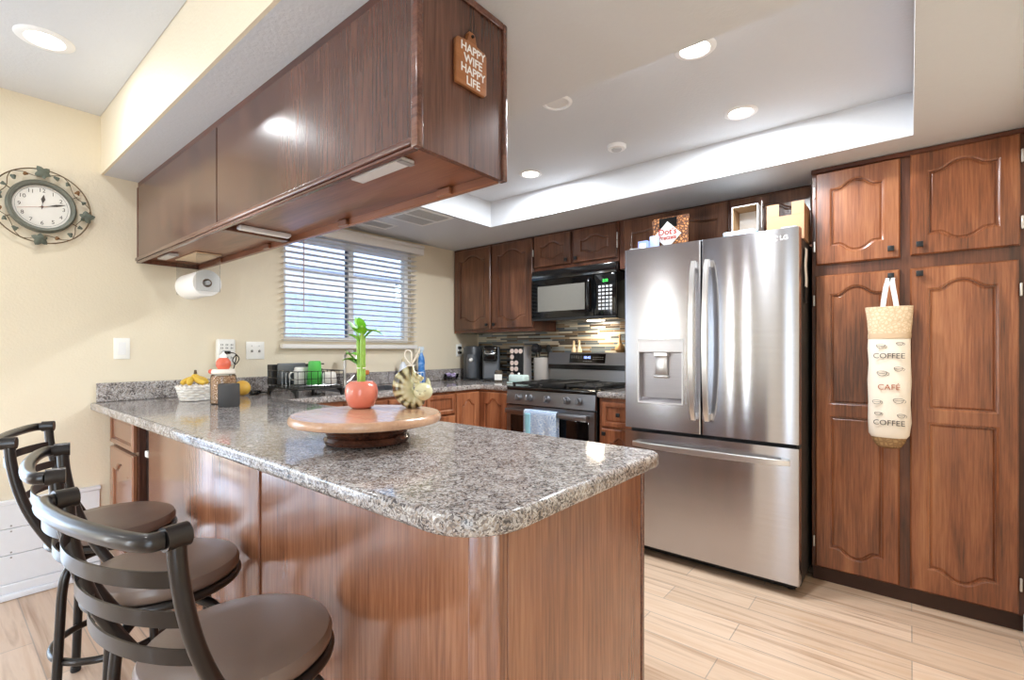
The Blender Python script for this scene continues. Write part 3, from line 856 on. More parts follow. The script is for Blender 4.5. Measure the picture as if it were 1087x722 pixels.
ch.box(DX0 + 0.092, DX1 - 0.092, 0.004, 0.039, DZ1 - 0.10, DZ1 - 0.076, 0.003, 1)
ch.box(DX0 + 0.098, DX1 - 0.098, 0.014, 0.039, DZ1 - 0.205, DZ1 - 0.10, 0.006, 2)
ch.box(DX0 + 0.09, DX1 - 0.09, 0.008, 0.036, DZ1 - 0.222, DZ1 - 0.206, 0.004, 2)
ch.build('chute', M_chrome, fl)
# drawer
dw = fdoor('drawer', 0.0, FW_, 0.062, 0.718).build('drawer', M_steel, f)
def bow_handle(parent, p0, p1, bow, w, d, n=20, name='handle', mat=None):
    """flat bar that bows away from a face (toward -y) between two points"""
    p0, p1 = Vector(p0), Vector(p1)
    ax = (p1 - p0).normalized()
    sd = Vector((0, 1, 0)).cross(ax).normalized()
    m = MB(); rs = []
    for i in range(n + 1):
        t = i/n
        c = p0.lerp(p1, t); b = bow*(1 - (2*t - 1)**2)**0.55 + 0.012
        ww = w*(0.82 + 0.18*math.sin(PI*t))
        y0, y1 = -b - d, -b
        rs.append([c + sd*ww/2*s + Vector((0, y, 0)) for s, y in ((-0.8, y0), (0.8, y0), (1, y0 + d*0.35), (1, y1), (-1, y1), (-1, y0 + d*0.35))])
    m.rings(rs)
    for t in (0.025, 0.975):
        c = p0.lerp(p1, t)
        q = c - ax*0.014; 
        a = [c + ax*0.016*s + sd*w*0.36*u for s, u in ((-1, -1), (1, -1), (1, 1), (-1, 1))]
        m.rings([[p + Vector((0, -0.0005, 0)) for p in a], [p + Vector((0, -0.022, 0)) for p in a]])
    return m.build(name, mat or M_chrome, parent)
bow_handle(fl, (0.412, 0, 0.815), (0.412, 0, 1.672), 0.045, 0.030, 0.014)
bow_handle(fd, (0.483, 0, 0.815), (0.483, 0, 1.672), 0.045, 0.030, 0.014)
bow_handle(dw, (0.062, 0, 0.650), (0.868, 0, 0.650), 0.035, 0.034, 0.014)
# maker's emblem on the right door: ring with a curved face mark and two letters
lg = MB()
Me = Matrix.Translation((0.801, -0.0006, 1.738)) @ Matrix.Rotation(R(90), 4, 'X')
lg.tube([Me @ Vector((0.0125*math.cos(R(a)), 0.0125*math.sin(R(a)), 0)) for a in range(20, 345, 15)], 0.0012, 6)
lg.tube([Me @ Vector(p) for p in ((0, 0.006, 0), (0, -0.005, 0), (0.005, -0.005, 0))], 0.0012, 6)
lg.ell(Me @ Vector((-0.005, 0.004, 0)), (0.0018, 0.001, 0.0018), 8, 6)
lg.text('LG', 0.030, Matrix.Translation((0.840, -0.0008, 1.738)) @ Matrix.Rotation(R(90), 4, 'X'), 0.0004)
lg.build('emblem', M_white, fd)
ft = MB()
for x in (0.06, 0.85):
    for y in (0.11, 0.72):
        ft.cyl((x, y, 0.0005), (x, y, 0.032), 0.018, n=16)
ft.build('feet', M_bmatte, f)
MB().box(0.03, FW_ - 0.03, 0.085, 0.095, 0.008, 0.032).build('kick_grille', M_bmatte, f)
hc = MB()
for x in (0.05, FW_ - 0.05):
    hc.box(x - 0.035, x + 0.035, 0.03, 0.12, 1.7845, 1.797, 0.004, 2)
hc.build('hinge_cover', M_grayp, f)

# things lying on the refrigerator (case top z = 1.752)
ZF = 1.753
bag = thing('snack_bag', 'brown pretzel bag with white diamond label standing on the refrigerator', 'snack bag', (2.20, 1.86, ZF))
def pouch(w, h, d, nx=18, nz=22):
    m = MB()
    for s in (-1, 1):
        def fn(u, v, s=s):
            x = (u - 0.5)*w*(1 - 0.06*math.sin(PI*v)); z = v*h
            b = d/2*(math.sin(PI*min(max(u, 0), 1))**0.6)*(math.sin(PI*(0.12 + 0.88*v) if v < 0.98 else 0)**0.7 if v < 0.97 else 0.0)
            return (x, s*b + 0.004*math.sin(11*u + 5*v)*math.sin(PI*u)*math.sin(PI*v), z)
        m.grid(fn, nx, nz)
    bmesh.ops.remove_doubles(m.bm, verts=m.bm.verts, dist=0.0004)
    return m
pouch(0.235, 0.255, 0.07).build('pouch', patterned('pretzel_print', [(0.0, (60, 36, 24)), (0.12, (104, 62, 36)), (0.3, (186, 124, 72)), (1.0, (222, 168, 108))], 60), bag)
lb = MB().prism([(0, 0.055), (0.084, 0.137), (0, 0.219), (-0.084, 0.137)], -0.042, -0.040, 'y')
lb.build('label_diamond', plain('label_white', (206, 204, 200), 0.5), bag)
MB().box(-0.055, 0.055, -0.0345, -0.032, 0.185, 0.243, 0.001, 1).build('label_band', M_black, bag)
tx = MB()
RX = Matrix.Rotation(R(90), 4, 'X')
tx.text("Dot's", 0.052, Matrix.Translation((0, -0.0426, 0.155)) @ RX, 0.0003, bold=0.0012)
tx.text("Pretzels", 0.034, Matrix.Translation((0, -0.0426, 0.120)) @ RX, 0.0003, bold=0.001)
tx.build('lettering', plain('label_red', (150, 40, 24), 0.6), bag)

def carton(name, label, cat, loc, dims, mat, rz=0.0, parts=()):
    t = thing(name, label, cat, loc, rz)
    MB().box(-dims[0]/2, dims[0]/2, -dims[1]/2, dims[1]/2, 0, dims[2], 0.002, 1).build('carton', mat, t)
    return t
t = carton('box', 'small blue carton on the refrigerator in front of the pretzel bag', 'box', (2.075, 1.76, ZF), (0.06, 0.035, 0.105), plain('blue_carton', (132, 150, 222), 0.5))
MB().box(-0.02, 0.02, -0.0185, -0.0178, 0.05, 0.09).build('label_patch', M_white, t)
t = carton('box', 'blue and white carton on the refrigerator left of the pretzel bag', 'box', (2.128, 1.795, ZF), (0.05, 0.03, 0.135), plain('lightblue_carton', (176, 192, 236), 0.5))
MB().box(-0.02, 0.02, -0.0162, -0.0154, 0.02, 0.07).build('label_patch', M_white, t)
oc = thing('box', 'open white carton lying on its side on the refrigerator, mouth toward the room', 'box', (2.636, 1.88, ZF + 0.086))
oc['group'] = 'cartons on the refrigerator'
m = MB()
m.frame_slab((-0.066, 0.066, 0.0, 0.145), (-0.062, 0.062, 0.004, 0.141), -0.07, 0.07, 'y')
m.box(-0.062, 0.062, 0.064, 0.069, 0.004, 0.141)
m.build('carton', M_white, oc)
MB().frame_slab((-0.0618, 0.0618, 0.0042, 0.1408), (-0.060, 0.060, 0.006, 0.139), -0.066, 0.063, 'y').build('lining', M_boxin, oc)
fl_ = MB().box(0.067, 0.0695, -0.13, -0.07, 0.004, 0.141, M=Matrix.Rotation(R(12), 4, 'Z'))
fl_.build('flap', M_white, oc)
t = thing('tissue_pack', 'flat pale blue pack under the open white carton on the refrigerator', 'pack', (2.62, 1.85, ZF))
MB().box(-0.08, 0.08, -0.1, 0.1, 0, 0.085, 0.006, 2).build('pack', plain('pale_blue_pack', (184, 216, 234), 0.4), t)
MB().box(-0.02, 0.045, -0.1006, -0.1, 0.02, 0.06).build('label_patch', M_white, t)
kb = thing('box', 'open tan cardboard box with raised flaps at right end of the refrigerator top', 'box', (2.838, 1.87, ZF))
m = MB()
m.frame_slab((-0.085, 0.085, -0.10, 0.10), (-0.081, 0.081, -0.096, 0.096), 0.003, 0.13, 'z')
m.box(-0.081, 0.081, -0.096, 0.096, 0.0, 0.004)
m.build('carton', M_box, kb)
MB().box(-0.085, -0.028, -0.1005, -0.0965, 0.1305, 0.195).build('flap', M_box, kb)
MB().box(0.03, 0.085, -0.1005, -0.0965, 0.1305, 0.195).build('flap', M_box, kb)
MB().box(0.081, 0.085, -0.096, 0.096, 0.1305, 0.185).build('flap', M_box, kb)
st = thing('pot_holder', 'narrow white cloth holder hanging on the right side of the refrigerator', 'pot holder', (2.9275, 1.78, 1.45))
MB().grid(lambda u, v: (0.0005 + 0.001*math.sin(9*v), -0.03 + 0.06*u + 0.006*math.sin(8*v), 0.06 + 0.195*v), 4, 14).build('cloth', M_paper, st)
MB().grid(lambda u, v: (0.0005, -0.026 + 0.052*u, -0.02 + 0.08*v), 4, 6).build('hem', M_bmatte, st)
for o in list(st.children):
    so = o.modifiers.new('solid', 'SOLIDIFY'); so.thickness = 0.003; so.offset = 1

# ------------------------------------------------------------------ stove
SX, SY = 0.9385, 1.80
SWD = 0.772
sv = thing('gas_range', 'dark stainless freestanding gas range with five knobs and oven', 'stove', (SX, SY, 0.0))
MB().box(0.0, SWD, 0.03, 0.655, 0.02, 0.895, 0.003, 1).build('body', M_black, sv)
MB().box(-0.002, SWD + 0.004, 0.005, 0.60, 0.8955, 0.918, 0.006, 2).build('cooktop', M_black, sv)
cp = MB()
prof = [(0.0, 0.785), (0.012, 0.888), (0.029, 0.888), (0.029, 0.785)]
cp.rings([[(0.0, y, z) for y, z in prof], [(SWD, y, z) for y, z in prof]])
cp.build('control_panel', M_steeld, sv)
for px in (1.058, 1.156, 1.319, 1.488, 1.586):
    k = MB()
    x = px - SX - 0.003
    Mk = Matrix.Translation((x, 0.0062, 0.837)) @ Matrix.Rotation(R(90 - 6.6), 4, 'X')
    k.lathe([(0.026, -0.0005), (0.028, 0.004), (0.026, 0.010), (0.022, 0.012), (0.021, 0.036), (0.018, 0.04), (0.001, 0.04)], n=28, M=Mk)
    k.box(-0.005, 0.005, -0.021, 0.021, 0.036, 0.047, 0.002, 1, M=Mk)
    k.build('knob', M_steeld, sv)
od = MB()
od.frame_slab((0.004, SWD - 0.004, 0.20, 0.775), (0.085, SWD - 0.085, 0.30, 0.665), 0.0, 0.028, 'y')
odo = od.build('oven_door', M_steeld, sv)
MB().box(0.0855, SWD - 0.0855, 0.004, 0.012, 0.3005, 0.6645).build('window', M_bglass, odo)
MB().box(0.045, SWD - 0.045, -0.0045, -0.0005, 0.25, 0.705, 0.002, 1).build('glass', M_bglass, odo)
h = MB()
h.box(0.03, SWD - 0.03, -0.062, -0.04, 0.722, 0.756, 0.007, 3)
for x in (0.055, SWD - 0.055):
    h.box(x - 0.014, x + 0.014, -0.041, -0.0005, 0.728, 0.75, 0.003, 1)
h.build('handle', M_steeld, odo)
MB().box(0.004, SWD - 0.004, 0.0, 0.028, 0.045, 0.192, 0.004, 2).build('drawer', M_steeld, sv)
MB().box(0.66, 0.70, -0.0018, -0.0002, 0.735 - 0.038, 0.71).build('badge', M_lgray, odo)
bg = MB()
prof = [(0.565, 0.919), (0.575, 1.055), (0.545, 1.075), (0.563, 1.172), (0.655, 1.172), (0.655, 0.919)]
bg.rings([[(0.006, y, z) for y, z in prof], [(SWD - 0.006, y, z) for y, z in prof]])
bg.build('backguard', M_steeld, sv)
MB().box(0.004, SWD - 0.004, 0.548, 0.60, 1.034, 1.075, 0.003, 1).build('vent_band', M_black, sv)
Mp = Matrix.Translation((0.385, 0.5535, 1.125)) @ Matrix.Rotation(R(90 - 10.5), 4, 'X')
dsp = MB().box(-0.165, 0.165, -0.038, 0.038, -0.001, 0.0022, M=Mp).build('display_panel', M_bglass, sv)
tx = MB().text('10:45', 0.03, Mp @ Matrix.Translation((0.0, 0.006, 0.0028)), 0.0002)
tx.build('clock_digits', plain('blue_digits', (150, 170, 255), 0.4, emit=3.0), dsp)
tk = MB()
for i in range(5):
    for j in range(2):
        tk.box(-0.15 + i*0.022, -0.138 + i*0.022, 0.008 + j*0.014 - 0.006, 0.011 + j*0.014 - 0.006, 0.0022, 0.0028, M=Mp)
        tk.box(0.055 + i*0.02, 0.067 + i*0.02, 0.008 - j*0.016, 0.011 - j*0.016, 0.0022, 0.0028, M=Mp)
for i in range(4):
    tk.box(-0.035 + i*0.022, -0.02 + i*0.022, -0.026, -0.022, 0.0022, 0.0028, M=Mp)
tk.build('key_marks', M_grayp, dsp)
for gx in (0.14, 0.632):
    g = MB()
    for dx in (-0.115, -0.04, 0.04, 0.115):
        g.box(gx + dx - 0.006, gx + dx + 0.006, 0.05, 0.545, 0.932, 0.944, 0.002, 1)
    for y in (0.055, 0.17, 0.30, 0.43, 0.54):
        g.box(gx - 0.12, gx + 0.12, y - 0.006, y + 0.006, 0.933, 0.946, 0.002, 1)
    for dx in (-0.11, 0.11):
        for y in (0.06, 0.53):
            g.box(gx + dx - 0.008, gx + dx + 0.008, y - 0.008, y + 0.008, 0.9185, 0.934)
    g.build('grate', M_iron, sv)
    for y in (0.17, 0.43):
        MB().lathe([(0.045, 0.9185), (0.045, 0.926), (0.03, 0.93), (0.03, 0.9315), (0.001, 0.9315)], (gx, y, 0), 24).build('burner', M_iron, sv)
gd = MB()
gd.frame_slab((0.272, 0.50, 0.05, 0.545), (0.282, 0.49, 0.06, 0.535), 0.935, 0.953, 'z')
gd.box(0.282, 0.49, 0.06, 0.535, 0.935, 0.943)
for y in (0.08, 0.51):
    gd.box(0.29, 0.48, y - 0.01, y + 0.01, 0.9185, 0.9355)
gd.build('griddle', M_iron, sv)
# towel over the oven door handle
tw = thing('dish_towel', 'blue and white patterned dish towel hanging over the oven handle', 'towel', (SX + 0.365, SY - 0.051, 0.739))
def towel_pt(u, v):
    x = (u - 0.5)*0.285
    ripple = 0.006*math.sin(u*17)
    s = v*0.62 - 0.30          # path length: front drop .. over bar .. back drop
    r = 0.022
    if s < 0: return (x, -0.0135 - ripple*min(1, -s*6) - 0.006, s + 0.0)
    if s < 0.07:
        a = PI*s/0.07
        return (x, -math.cos(a)*0.0195, 0.0 + math.sin(a)*0.0235)
    return (x, 0.0195, -(s - 0.07)*0.9)
MB().grid(towel_pt, 28, 44).build('cloth', patterned('towel_print', [(0.0, (222, 232, 242)), (0.05, (206, 220, 236)), (0.12, (132, 160, 202)), (0.25, (168, 192, 222)), (0.45, (214, 226, 240)), (0.6, (120, 150, 196))], 44), tw)
MB().grid(lambda u, v: (lambda p: (p[0]*0.98 - 0.09 - 0.0, p[1] - 0.003 if p[1] < 0 else p[1], p[2]))(towel_pt(u*0.18 + 0.36, v*0.48)), 6, 24).build('side_band', plain('towel_aqua', (150, 206, 222), 0.85), tw)
for o in list(tw.children):
    so = o.modifiers.new('solid', 'SOLIDIFY'); so.thickness = 0.0016; so.offset = 0
# figures on the backguard
def shaker(x, label):
    t = thing('salt_shaker', label, 'shaker', (x, SY + 0.61, 1.1725))
    MB().lathe([(0.001, 0), (0.022, 0), (0.024, 0.012), (0.018, 0.03), (0.010, 0.05), (0.008, 0.075), (0.010, 0.09), (0.004, 0.1), (0.001, 0.1)], n=20).build('body', plain('pale_wood_shaker', (232, 208, 172), 0.5), t)
    MB().cyl((0.004, -0.004, 0.09), (0.02, -0.018, 0.088), 0.004, 0.001, 8).build('beak', plain('beak_tan', (200, 160, 116), 0.5), t)
shaker(1.163, 'pale wooden bird shaker on the stove back, left one of the pair')
shaker(1.215, 'pale wooden bird shaker on the stove back, right one of the pair')
gb = thing('bird_figurine', 'round wooden gourd bird with long neck on stove back beside the refrigerator', 'figurine', (1.585, SY + 0.61, 1.1725))
MB().lathe([(0.001, 0), (0.026, 0.002), (0.040, 0.022), (0.038, 0.042), (0.022, 0.062), (0.010, 0.085), (0.008, 0.115), (0.011, 0.13), (0.006, 0.142), (0.001, 0.143)], n=24).build('body', plain('gourd_tan', (206, 160, 108), 0.4, noise_amt=0.15), gb)
MB().cyl((-0.006, 0, 0.132), (-0.03, -0.004, 0.128), 0.005, 0.001, 8).build('beak', plain('gourd_beak', (160, 110, 66), 0.5), gb)

# ------------------------------------------------------------------ microwave
mw = thing('microwave', 'black over the range microwave with green digits above the stove', 'microwave', (0.953, 2.10, 1.427))
MWW, MWH = 0.756, 0.402
MB().box(0.0, MWW, 0.022, 0.36, 0.0, MWH, 0.004, 2).build('body', M_black, mw)
MB().box(0.001, MWW - 0.001, 0.0, 0.021, 0.325, MWH - 0.002, 0.004, 2).build('vent_strip', M_black, mw)
dr_ = MB()
dr_.frame_slab((0.001, 0.575, 0.02, 0.322), (0.06, 0.50, 0.072, 0.275), 0.0, 0.021, 'y')
dro = dr_.build('door', M_bglass, mw)
MB().box(0.0605, 0.4995, 0.003, 0.01, 0.0725, 0.2745).build('window', plain('microwave_screen_reflection', (118, 116, 110), 0.12, coat=0.6), dro)  # lighter grey paints in the bright room reflected by the window
hm = MB()
hm.tube(bez([(0.548, -0.002, 0.06), (0.548, -0.03, 0.085), (0.548, -0.036, 0.18), (0.548, -0.03, 0.275), (0.548, -0.002, 0.30)], 6), 0.0115, 12)
hm.build('handle', M_black, dro)
pn_ = MB().box(0.58, MWW - 0.001, 0.0, 0.021, 0.02, 0.322, 0.004, 2).build('control_panel', M_bglass, mw)
MB().box(0.001, MWW - 0.001, 0.002, 0.021, 0.0005, 0.0185, 0.003, 1).build('bottom_grille', M_bmatte, mw)
ml = MB().box(0.40, 0.52, 0.20, 0.27, -0.0035, -0.0005).build('cooktop_lamp', M_lamp, mw)
al = area('cooktop_light', (0.46, 0.235, -0.006), (0, 0, 0), 0.12, 0.07, 2.2, (1.0, 0.86, 0.66)); al.parent = mw
tx = MB().text('2:22', 0.026, Matrix.Translation((0.672, -0.0008, 0.272)) @ RX, 0.0002)
tx.build('clock_digits', plain('green_digits', (70, 240, 90), 0.4, emit=2.0), pn_)
kp = MB()
for j in range(7):
    for i in range(4):
        kp.box(0.616 + i*0.030, 0.637 + i*0.030, -0.0012, -0.0002, 0.222 - j*0.027, 0.238 - j*0.027, M=None)
kp.build('keypad', plain('key_gray', (196, 196, 198), 0.5), pn_)

# ------------------------------------------------------------------ items left of the stove
def keurig(x, label, dark, w, alt):
    t = thing('coffee_maker', label, 'coffee maker', (x, 2.24, ZC + 0.0006), R(36))
    mt = plain('maker_dark' if not alt else 'maker_gray', (58, 60, 64) if not alt else (104, 108, 114), 0.35)
    if not alt:
        m = MB().lathe([(0.001, 0), (0.088, 0), (0.09, 0.01), (0.088, 0.29), (0.078, 0.312), (0.001, 0.316)], n=32, sy=1.15)
        m.build('body', mt, t)
        c = MB().lathe([(0.001, 0.02), (0.052, 0.02), (0.054, 0.03), (0.054, 0.2), (0.05, 0.235), (0.03, 0.25), (0.001, 0.25)], (0, -0.06, 0), 28)
        c.build('column', plain('maker_mid', (88, 92, 98), 0.3), t)
        MB().ell((0, -0.122, 0.185), (0.02, 0.008, 0.022), 16, 10).build('button', M_chrome, t)
        MB().box(-0.072, 0.072, -0.13, 0.03, 0.0, 0.016, 0.006, 2).build('drip_tray', M_black, t)
    else:
        m = MB().box(-0.075, 0.075, -0.04, 0.1, 0.0, 0.312, 0.02, 3)
        m.build('body', mt, t)
        MB().box(-0.066, 0.066, -0.10, -0.0405, 0.175, 0.314, 0.022, 3).build('brew_head', M_black, t)
        MB().box(-0.06, 0.06, -0.048, -0.0405, 0.02, 0.17, 0.003, 1).build('front_panel', mt, t)
        MB().box(-0.075, 0.075, -0.11, -0.041, 0.0, 0.018, 0.006, 2).build('drip_tray', M_black, t)
        MB().tube([(-0.05, -0.103, 0.255), (-0.03, -0.118, 0.243), (0.03, -0.118, 0.243), (0.05, -0.103, 0.255)], 0.006, 8).build('lever', M_chrome, t)
    return t
keurig(0.155, 'black rounded coffee maker on the corner counter, nearest the window wall', True, 0.2, False)
keurig(0.385, 'narrow grey coffee maker with black head, right of the black one', False, 0.16, True)
cj = thing('candle', 'small dark jar candle with square white label beside the pod rack', 'candle', (0.545, 2.16, ZC + 0.0006), R(36))
MB().lathe([(0.001, 0), (0.034, 0), (0.036, 0.006), (0.036, 0.085), (0.03, 0.092), (0.03, 0.1), (0.001, 0.1)], n=24).build('jar', plain('jar_brown', (92, 82, 70), 0.15, coat=0.4), cj)
MB().box(-0.033, 0.033, -0.0385, -0.0365, 0.015, 0.065, 0.001, 1).build('label_card', M_plate, cj)
pr = thing('pod_rack', 'black coffee pod tower with pale round lids beside the butter dish', 'pod rack', (0.665, 2.30, ZC + 0.0006))
MB().box(-0.078, 0.078, -0.035, 0.07, 0.0, 0.305, 0.004, 2).build('tower', M_bmatte, pr)
MB().box(-0.082, 0.082, -0.042, 0.075, 0.3055, 0.312, 0.002, 1).build('top_plate', M_grayp, pr)
MB().box(0.0785, 0.084, -0.04, 0.07, 0.002, 0.305, 0.001, 1).build('side_bar', M_grayp, pr)
hol = MB(); 
lids = [(0, 0), (0, 1), (0, 2), (1, 0), (2, 0), (2, 1), (3, 0), (3, 1), (4, 0)]
for r_ in range(5):
    for c_ in range(3):
        x, z = -0.05 + c_*0.048, 0.268 - r_*0.052
        hol.tube([(x + 0.023*math.cos(2*PI*k/16), -0.037, z + 0.023*math.sin(2*PI*k/16)) for k in range(16)], 0.0015, 5, closed=True)
hol.build('holder_rings', M_black, pr)
first = None
for r_, c_ in lids:
    x, z = 0.665 - 0.05 + c_*0.048, ZC + 0.268 - r_*0.052
    if first is None:
        first = thing('coffee_pod', 'coffee pod with pale pink lid in the black pod tower', 'coffee pod', (x, 2.262, z), 0, 'pods in the tower')
        MB().cyl((0, -0.0015, 0), (0, -0.0045, 0), 0.0215, 0.0215, 20).build('lid', plain('pod_lid', (236, 214, 204), 0.4), first)
        MB().cyl((0, 0.0, 0), (0, 0.002, 0), 0.02, 0.02, 20).build('cup', M_plate, first)
    else:
        dup(first, (x, 2.262, z))
bd = thing('butter_dish', 'pale mint covered butter dish on counter next to the stove', 'butter dish', (0.845, 2.07, ZC + 0.0006))
MB().box(-0.088, 0.088, -0.055, 0.055, 0.0, 0.014, 0.006, 3).build('tray', plain('mint_glaze', (206, 226, 222), 0.15, coat=0.5), bd)
MB().box(-0.08, 0.08, -0.046, 0.046, 0.0145, 0.075, 0.016, 4).build('cover', plain('mint_glaze_cover', (214, 234, 230), 0.15, coat=0.5), bd)
MB().ell((0, 0, 0.082), (0.01, 0.01, 0.009), 14, 10).build('knob', M_plate, bd)
cr = thing('utensil_crock', 'plain grey cylinder crock holding black cooking utensils by the stove', 'crock', (0.86, 2.375, ZC + 0.0006))
MB().lathe([(0.001, 0.004), (0.062, 0.004), (0.068, 0.0), (0.072, 0.012), (0.073, 0.21), (0.069, 0.213), (0.066, 0.208), (0.065, 0.02), (0.001, 0.02)], n=36).build('vessel', plain('crock_gray', (172, 166, 162), 0.4), cr)
def utensil(name, label, x, y, tx, ty, kind):
    t = thing(name, label, 'utensil', (0.86 + x, 2.375 + y, ZC + 0.023))
    top = Vector((tx, ty, 0.235))
    MB().tube([(0, 0, 0.003), top*0.6, top], 0.005, 8).build('handle', M_black, t)
    if kind == 'ladle':
        Mk = Matrix.Translation(top + Vector((0, -0.01, 0.035))) @ Matrix.Rotation(R(70), 4, 'X')
        MB().lathe([(0.001, -0.03), (0.025, -0.026), (0.040, -0.01), (0.044, 0.006), (0.041, 0.006), (0.036, -0.008), (0.02, -0.022), (0.001, -0.025)], n=24, M=Mk).build('bowl', plain('ladle_bowl', (66, 66, 70), 0.25, 0.4), t)
    else:
        MB().ell(top + Vector((0, 0, 0.03)), (0.027, 0.006, 0.036), 18, 12).build('head', M_bmatte, t)
utensil('ladle', 'dark round ladle standing in the grey crock, bowl toward the room', -0.01, -0.02, -0.018, -0.03, 'ladle')
utensil('cooking_spoon', 'black cooking spoon in the grey crock leaning left toward the pod tower', -0.02, 0.015, -0.03, 0.012, 'spoon')
utensil('spatula', 'black spatula in the grey crock leaning right toward the stove', 0.025, 0.01, 0.035, 0.0, 'spoon')
pf = thing('flower_bowl', 'small clear bowl of purple and white flowers beside the black coffee maker', 'bowl', (0.095, 2.02, ZC + 0.0006))
MB().lathe([(0.001, 0), (0.04, 0), (0.062, 0.03), (0.066, 0.06), (0.063, 0.06), (0.058, 0.032), (0.001, 0.006)], n=28).build('bowl', M_acryl, pf)
fm = MB()
for i in range(26):
    a = random.random()*2*PI; r_ = 0.045*random.random()**0.5
    fm.ell((r_*math.cos(a), r_*math.sin(a), 0.03 + 0.03*random.random()), (0.014, 0.014, 0.011), 8, 6)
fm.build('petals', patterned('petal_print', [(0.0, (120, 90, 176)), (0.45, (176, 150, 210)), (0.6, (240, 236, 246)), (1.0, (250, 248, 250))], 60, 'noise'), pf)
wo = thing('wall_outlet', 'white outlet with two black plugs on window wall near the corner cabinet', 'outlet', (0.0008, 2.20, 1.19))
MB().box(0.0, 0.006, -0.036, 0.036, -0.058, 0.058, 0.002, 2).build('plate', M_plate, wo)
for z in (0.024, -0.022):
    MB().cyl((0.0062, 0, z), (0.032, 0, z), 0.016, 0.013, 14).build('plug', M_black, wo)

# ------------------------------------------------------------------ sink side items
sp = thing('soap_bottle', 'blue and white dish soap bottle behind the curled cat figurine', 'bottle', (0.10, 1.47, ZC + 0.0006))
MB().lathe([(0.001, 0), (0.036, 0), (0.04, 0.01), (0.04, 0.11), (0.03, 0.15), (0.014, 0.175), (0.014, 0.18), (0.001, 0.18)], n=24, sx=0.7).build('body', plain('soap_white', (236, 240, 248), 0.25, coat=0.3), sp)
MB().lathe([(0.0405, 0.015), (0.0408, 0.02), (0.0408, 0.095), (0.0405, 0.1)], n=24, sx=0.72, cap0=False, cap1=False).build('label_wrap', plain('soap_blue', (66, 96, 200), 0.35), sp)
MB().lathe([(0.014, 0.1805), (0.014, 0.2), (0.007, 0.205), (0.006, 0.22), (0.001, 0.22)], n=16).build('cap', plain('cap_tan', (230, 214, 180), 0.4), sp)
s2 = thing('spray_bottle', 'tall blue spray bottle with pale trigger head on the window counter', 'bottle', (0.11, 1.655, ZC + 0.0006))
MB().lathe([(0.001, 0), (0.034, 0), (0.038, 0.01), (0.036, 0.08), (0.03, 0.13), (0.033, 0.17), (0.028, 0.21), (0.013, 0.245), (0.013, 0.255), (0.001, 0.255)], n=24, sx=0.75).build('body', patterned('spray_print', [(0.0, (34, 84, 176)), (0.5, (60, 130, 206)), (0.62, (150, 190, 240)), (1.0, (210, 228, 250))], 14, 'noise', 0.3), s2)
q = MB().box(-0.012, 0.012, -0.03, 0.022, 0.272, 0.305, 0.006, 2)
q.cyl((0, 0, 0.2555), (0, 0, 0.274), 0.012, n=14)
q.build('spray_head', plain('spray_head_white', (214, 228, 240), 0.35), s2)
MB().tube([(0, -0.022, 0.275), (0, -0.032, 0.255), (0, -0.03, 0.235)], 0.005, 8).build('trigger', plain('trigger_teal', (70, 160, 190), 0.4), s2)
sc_ = thing('sink_caddy', 'white wire caddy on the counter edge beside the sink', 'caddy', (0.30, 1.42, ZC + 0.0006))
w = MB()
for z in (0.006, 0.05, 0.1):
    w.tube([(-0.05, -0.06, z), (0.05, -0.06, z), (0.05, 0.06, z), (-0.05, 0.06, z)], 0.0022, 6, closed=True)
for i in range(5):
    y = -0.06 + i*0.03
    for x in (-0.05, 0.05): w.cyl((x, y, 0.004), (x, y, 0.102), 0.0018, n=6)
    w.cyl((-0.05, y, 0.004), (0.05, y, 0.004), 0.0018, n=6)
w.build('wire', M_plate, sc_)
sg = thing('sponge', 'orange scrub sponge in small dish beside the faucet', 'sponge', (0.085, 1.10, ZC + 0.0006))
MB().lathe([(0.001, 0), (0.03, 0), (0.03, 0.01), (0.012, 0.02), (0.012, 0.075), (0.04, 0.085), (0.042, 0.09), (0.001, 0.09)], n=24).build('stand', M_bmatte, sg)
MB().lathe([(0.001, 0.0905), (0.044, 0.091), (0.048, 0.105), (0.044, 0.12), (0.001, 0.122)], n=24).build('pad', plain('sponge_orange', (226, 130, 74), 0.8, bump=0.3), sg)

# dish rack
dk = thing('dish_rack', 'black wire dish rack with drain tray on the counter below the window', 'dish rack', (0.41, 0.475, ZC + 0.0006))
A, B = 0.19, 0.145
MB().box(-A, A, -B, B, 0.040, 0.052, 0.004, 2).build('tray', M_bmatte, dk)
for sx_, sy_ in ((1, 1), (1, -1), (-1, 1), (-1, -1)):
    MB().prism([(sx_*(A - 0.002), 0.0), (sx_*(A - 0.002), 0.0398), (sx_*(A - 0.09), 0.0398), (sx_*(A - 0.03), 0.02), (sx_*(A - 0.024), 0.0)], sy_*B - 0.006, sy_*B + 0.006, 'y').build('leg', M_bmatte, dk)
w = MB()
for z in (0.062, 0.105, 0.15):
    w.tube([(-A, -B, z), (A, -B, z), (A, B, z), (-A, B, z)], 0.0035 if z > 0.14 else 0.0024, 6, closed=True)
for i in range(9):
    x = -A + 2*A*i/8
    for y in (-B, B): w.cyl((x, y, 0.05), (x, y, 0.15), 0.002, n=6)
for i in range(1, 7):
    y = -B + 2*B*i/7
    for x in (-A, A): w.cyl((x, y, 0.05), (x, y, 0.15), 0.002, n=6)
for i in range(12):
    x = -A + 2*A*(i + 0.5)/12
    w.cyl((x, -B, 0.062), (x, B, 0.062), 0.0018, n=6)
w.build('wire_basket', M_black, dk)
bx = MB().frame_slab((-A - 0.012, -A + 0.05, -B, B), (-A - 0.006, -A + 0.044, -B + 0.006, B - 0.006), 0.06, 0.185, 'z')
bx.build('utensil_holder', M_bmatte, dk)
ZR = ZC + 0.0648
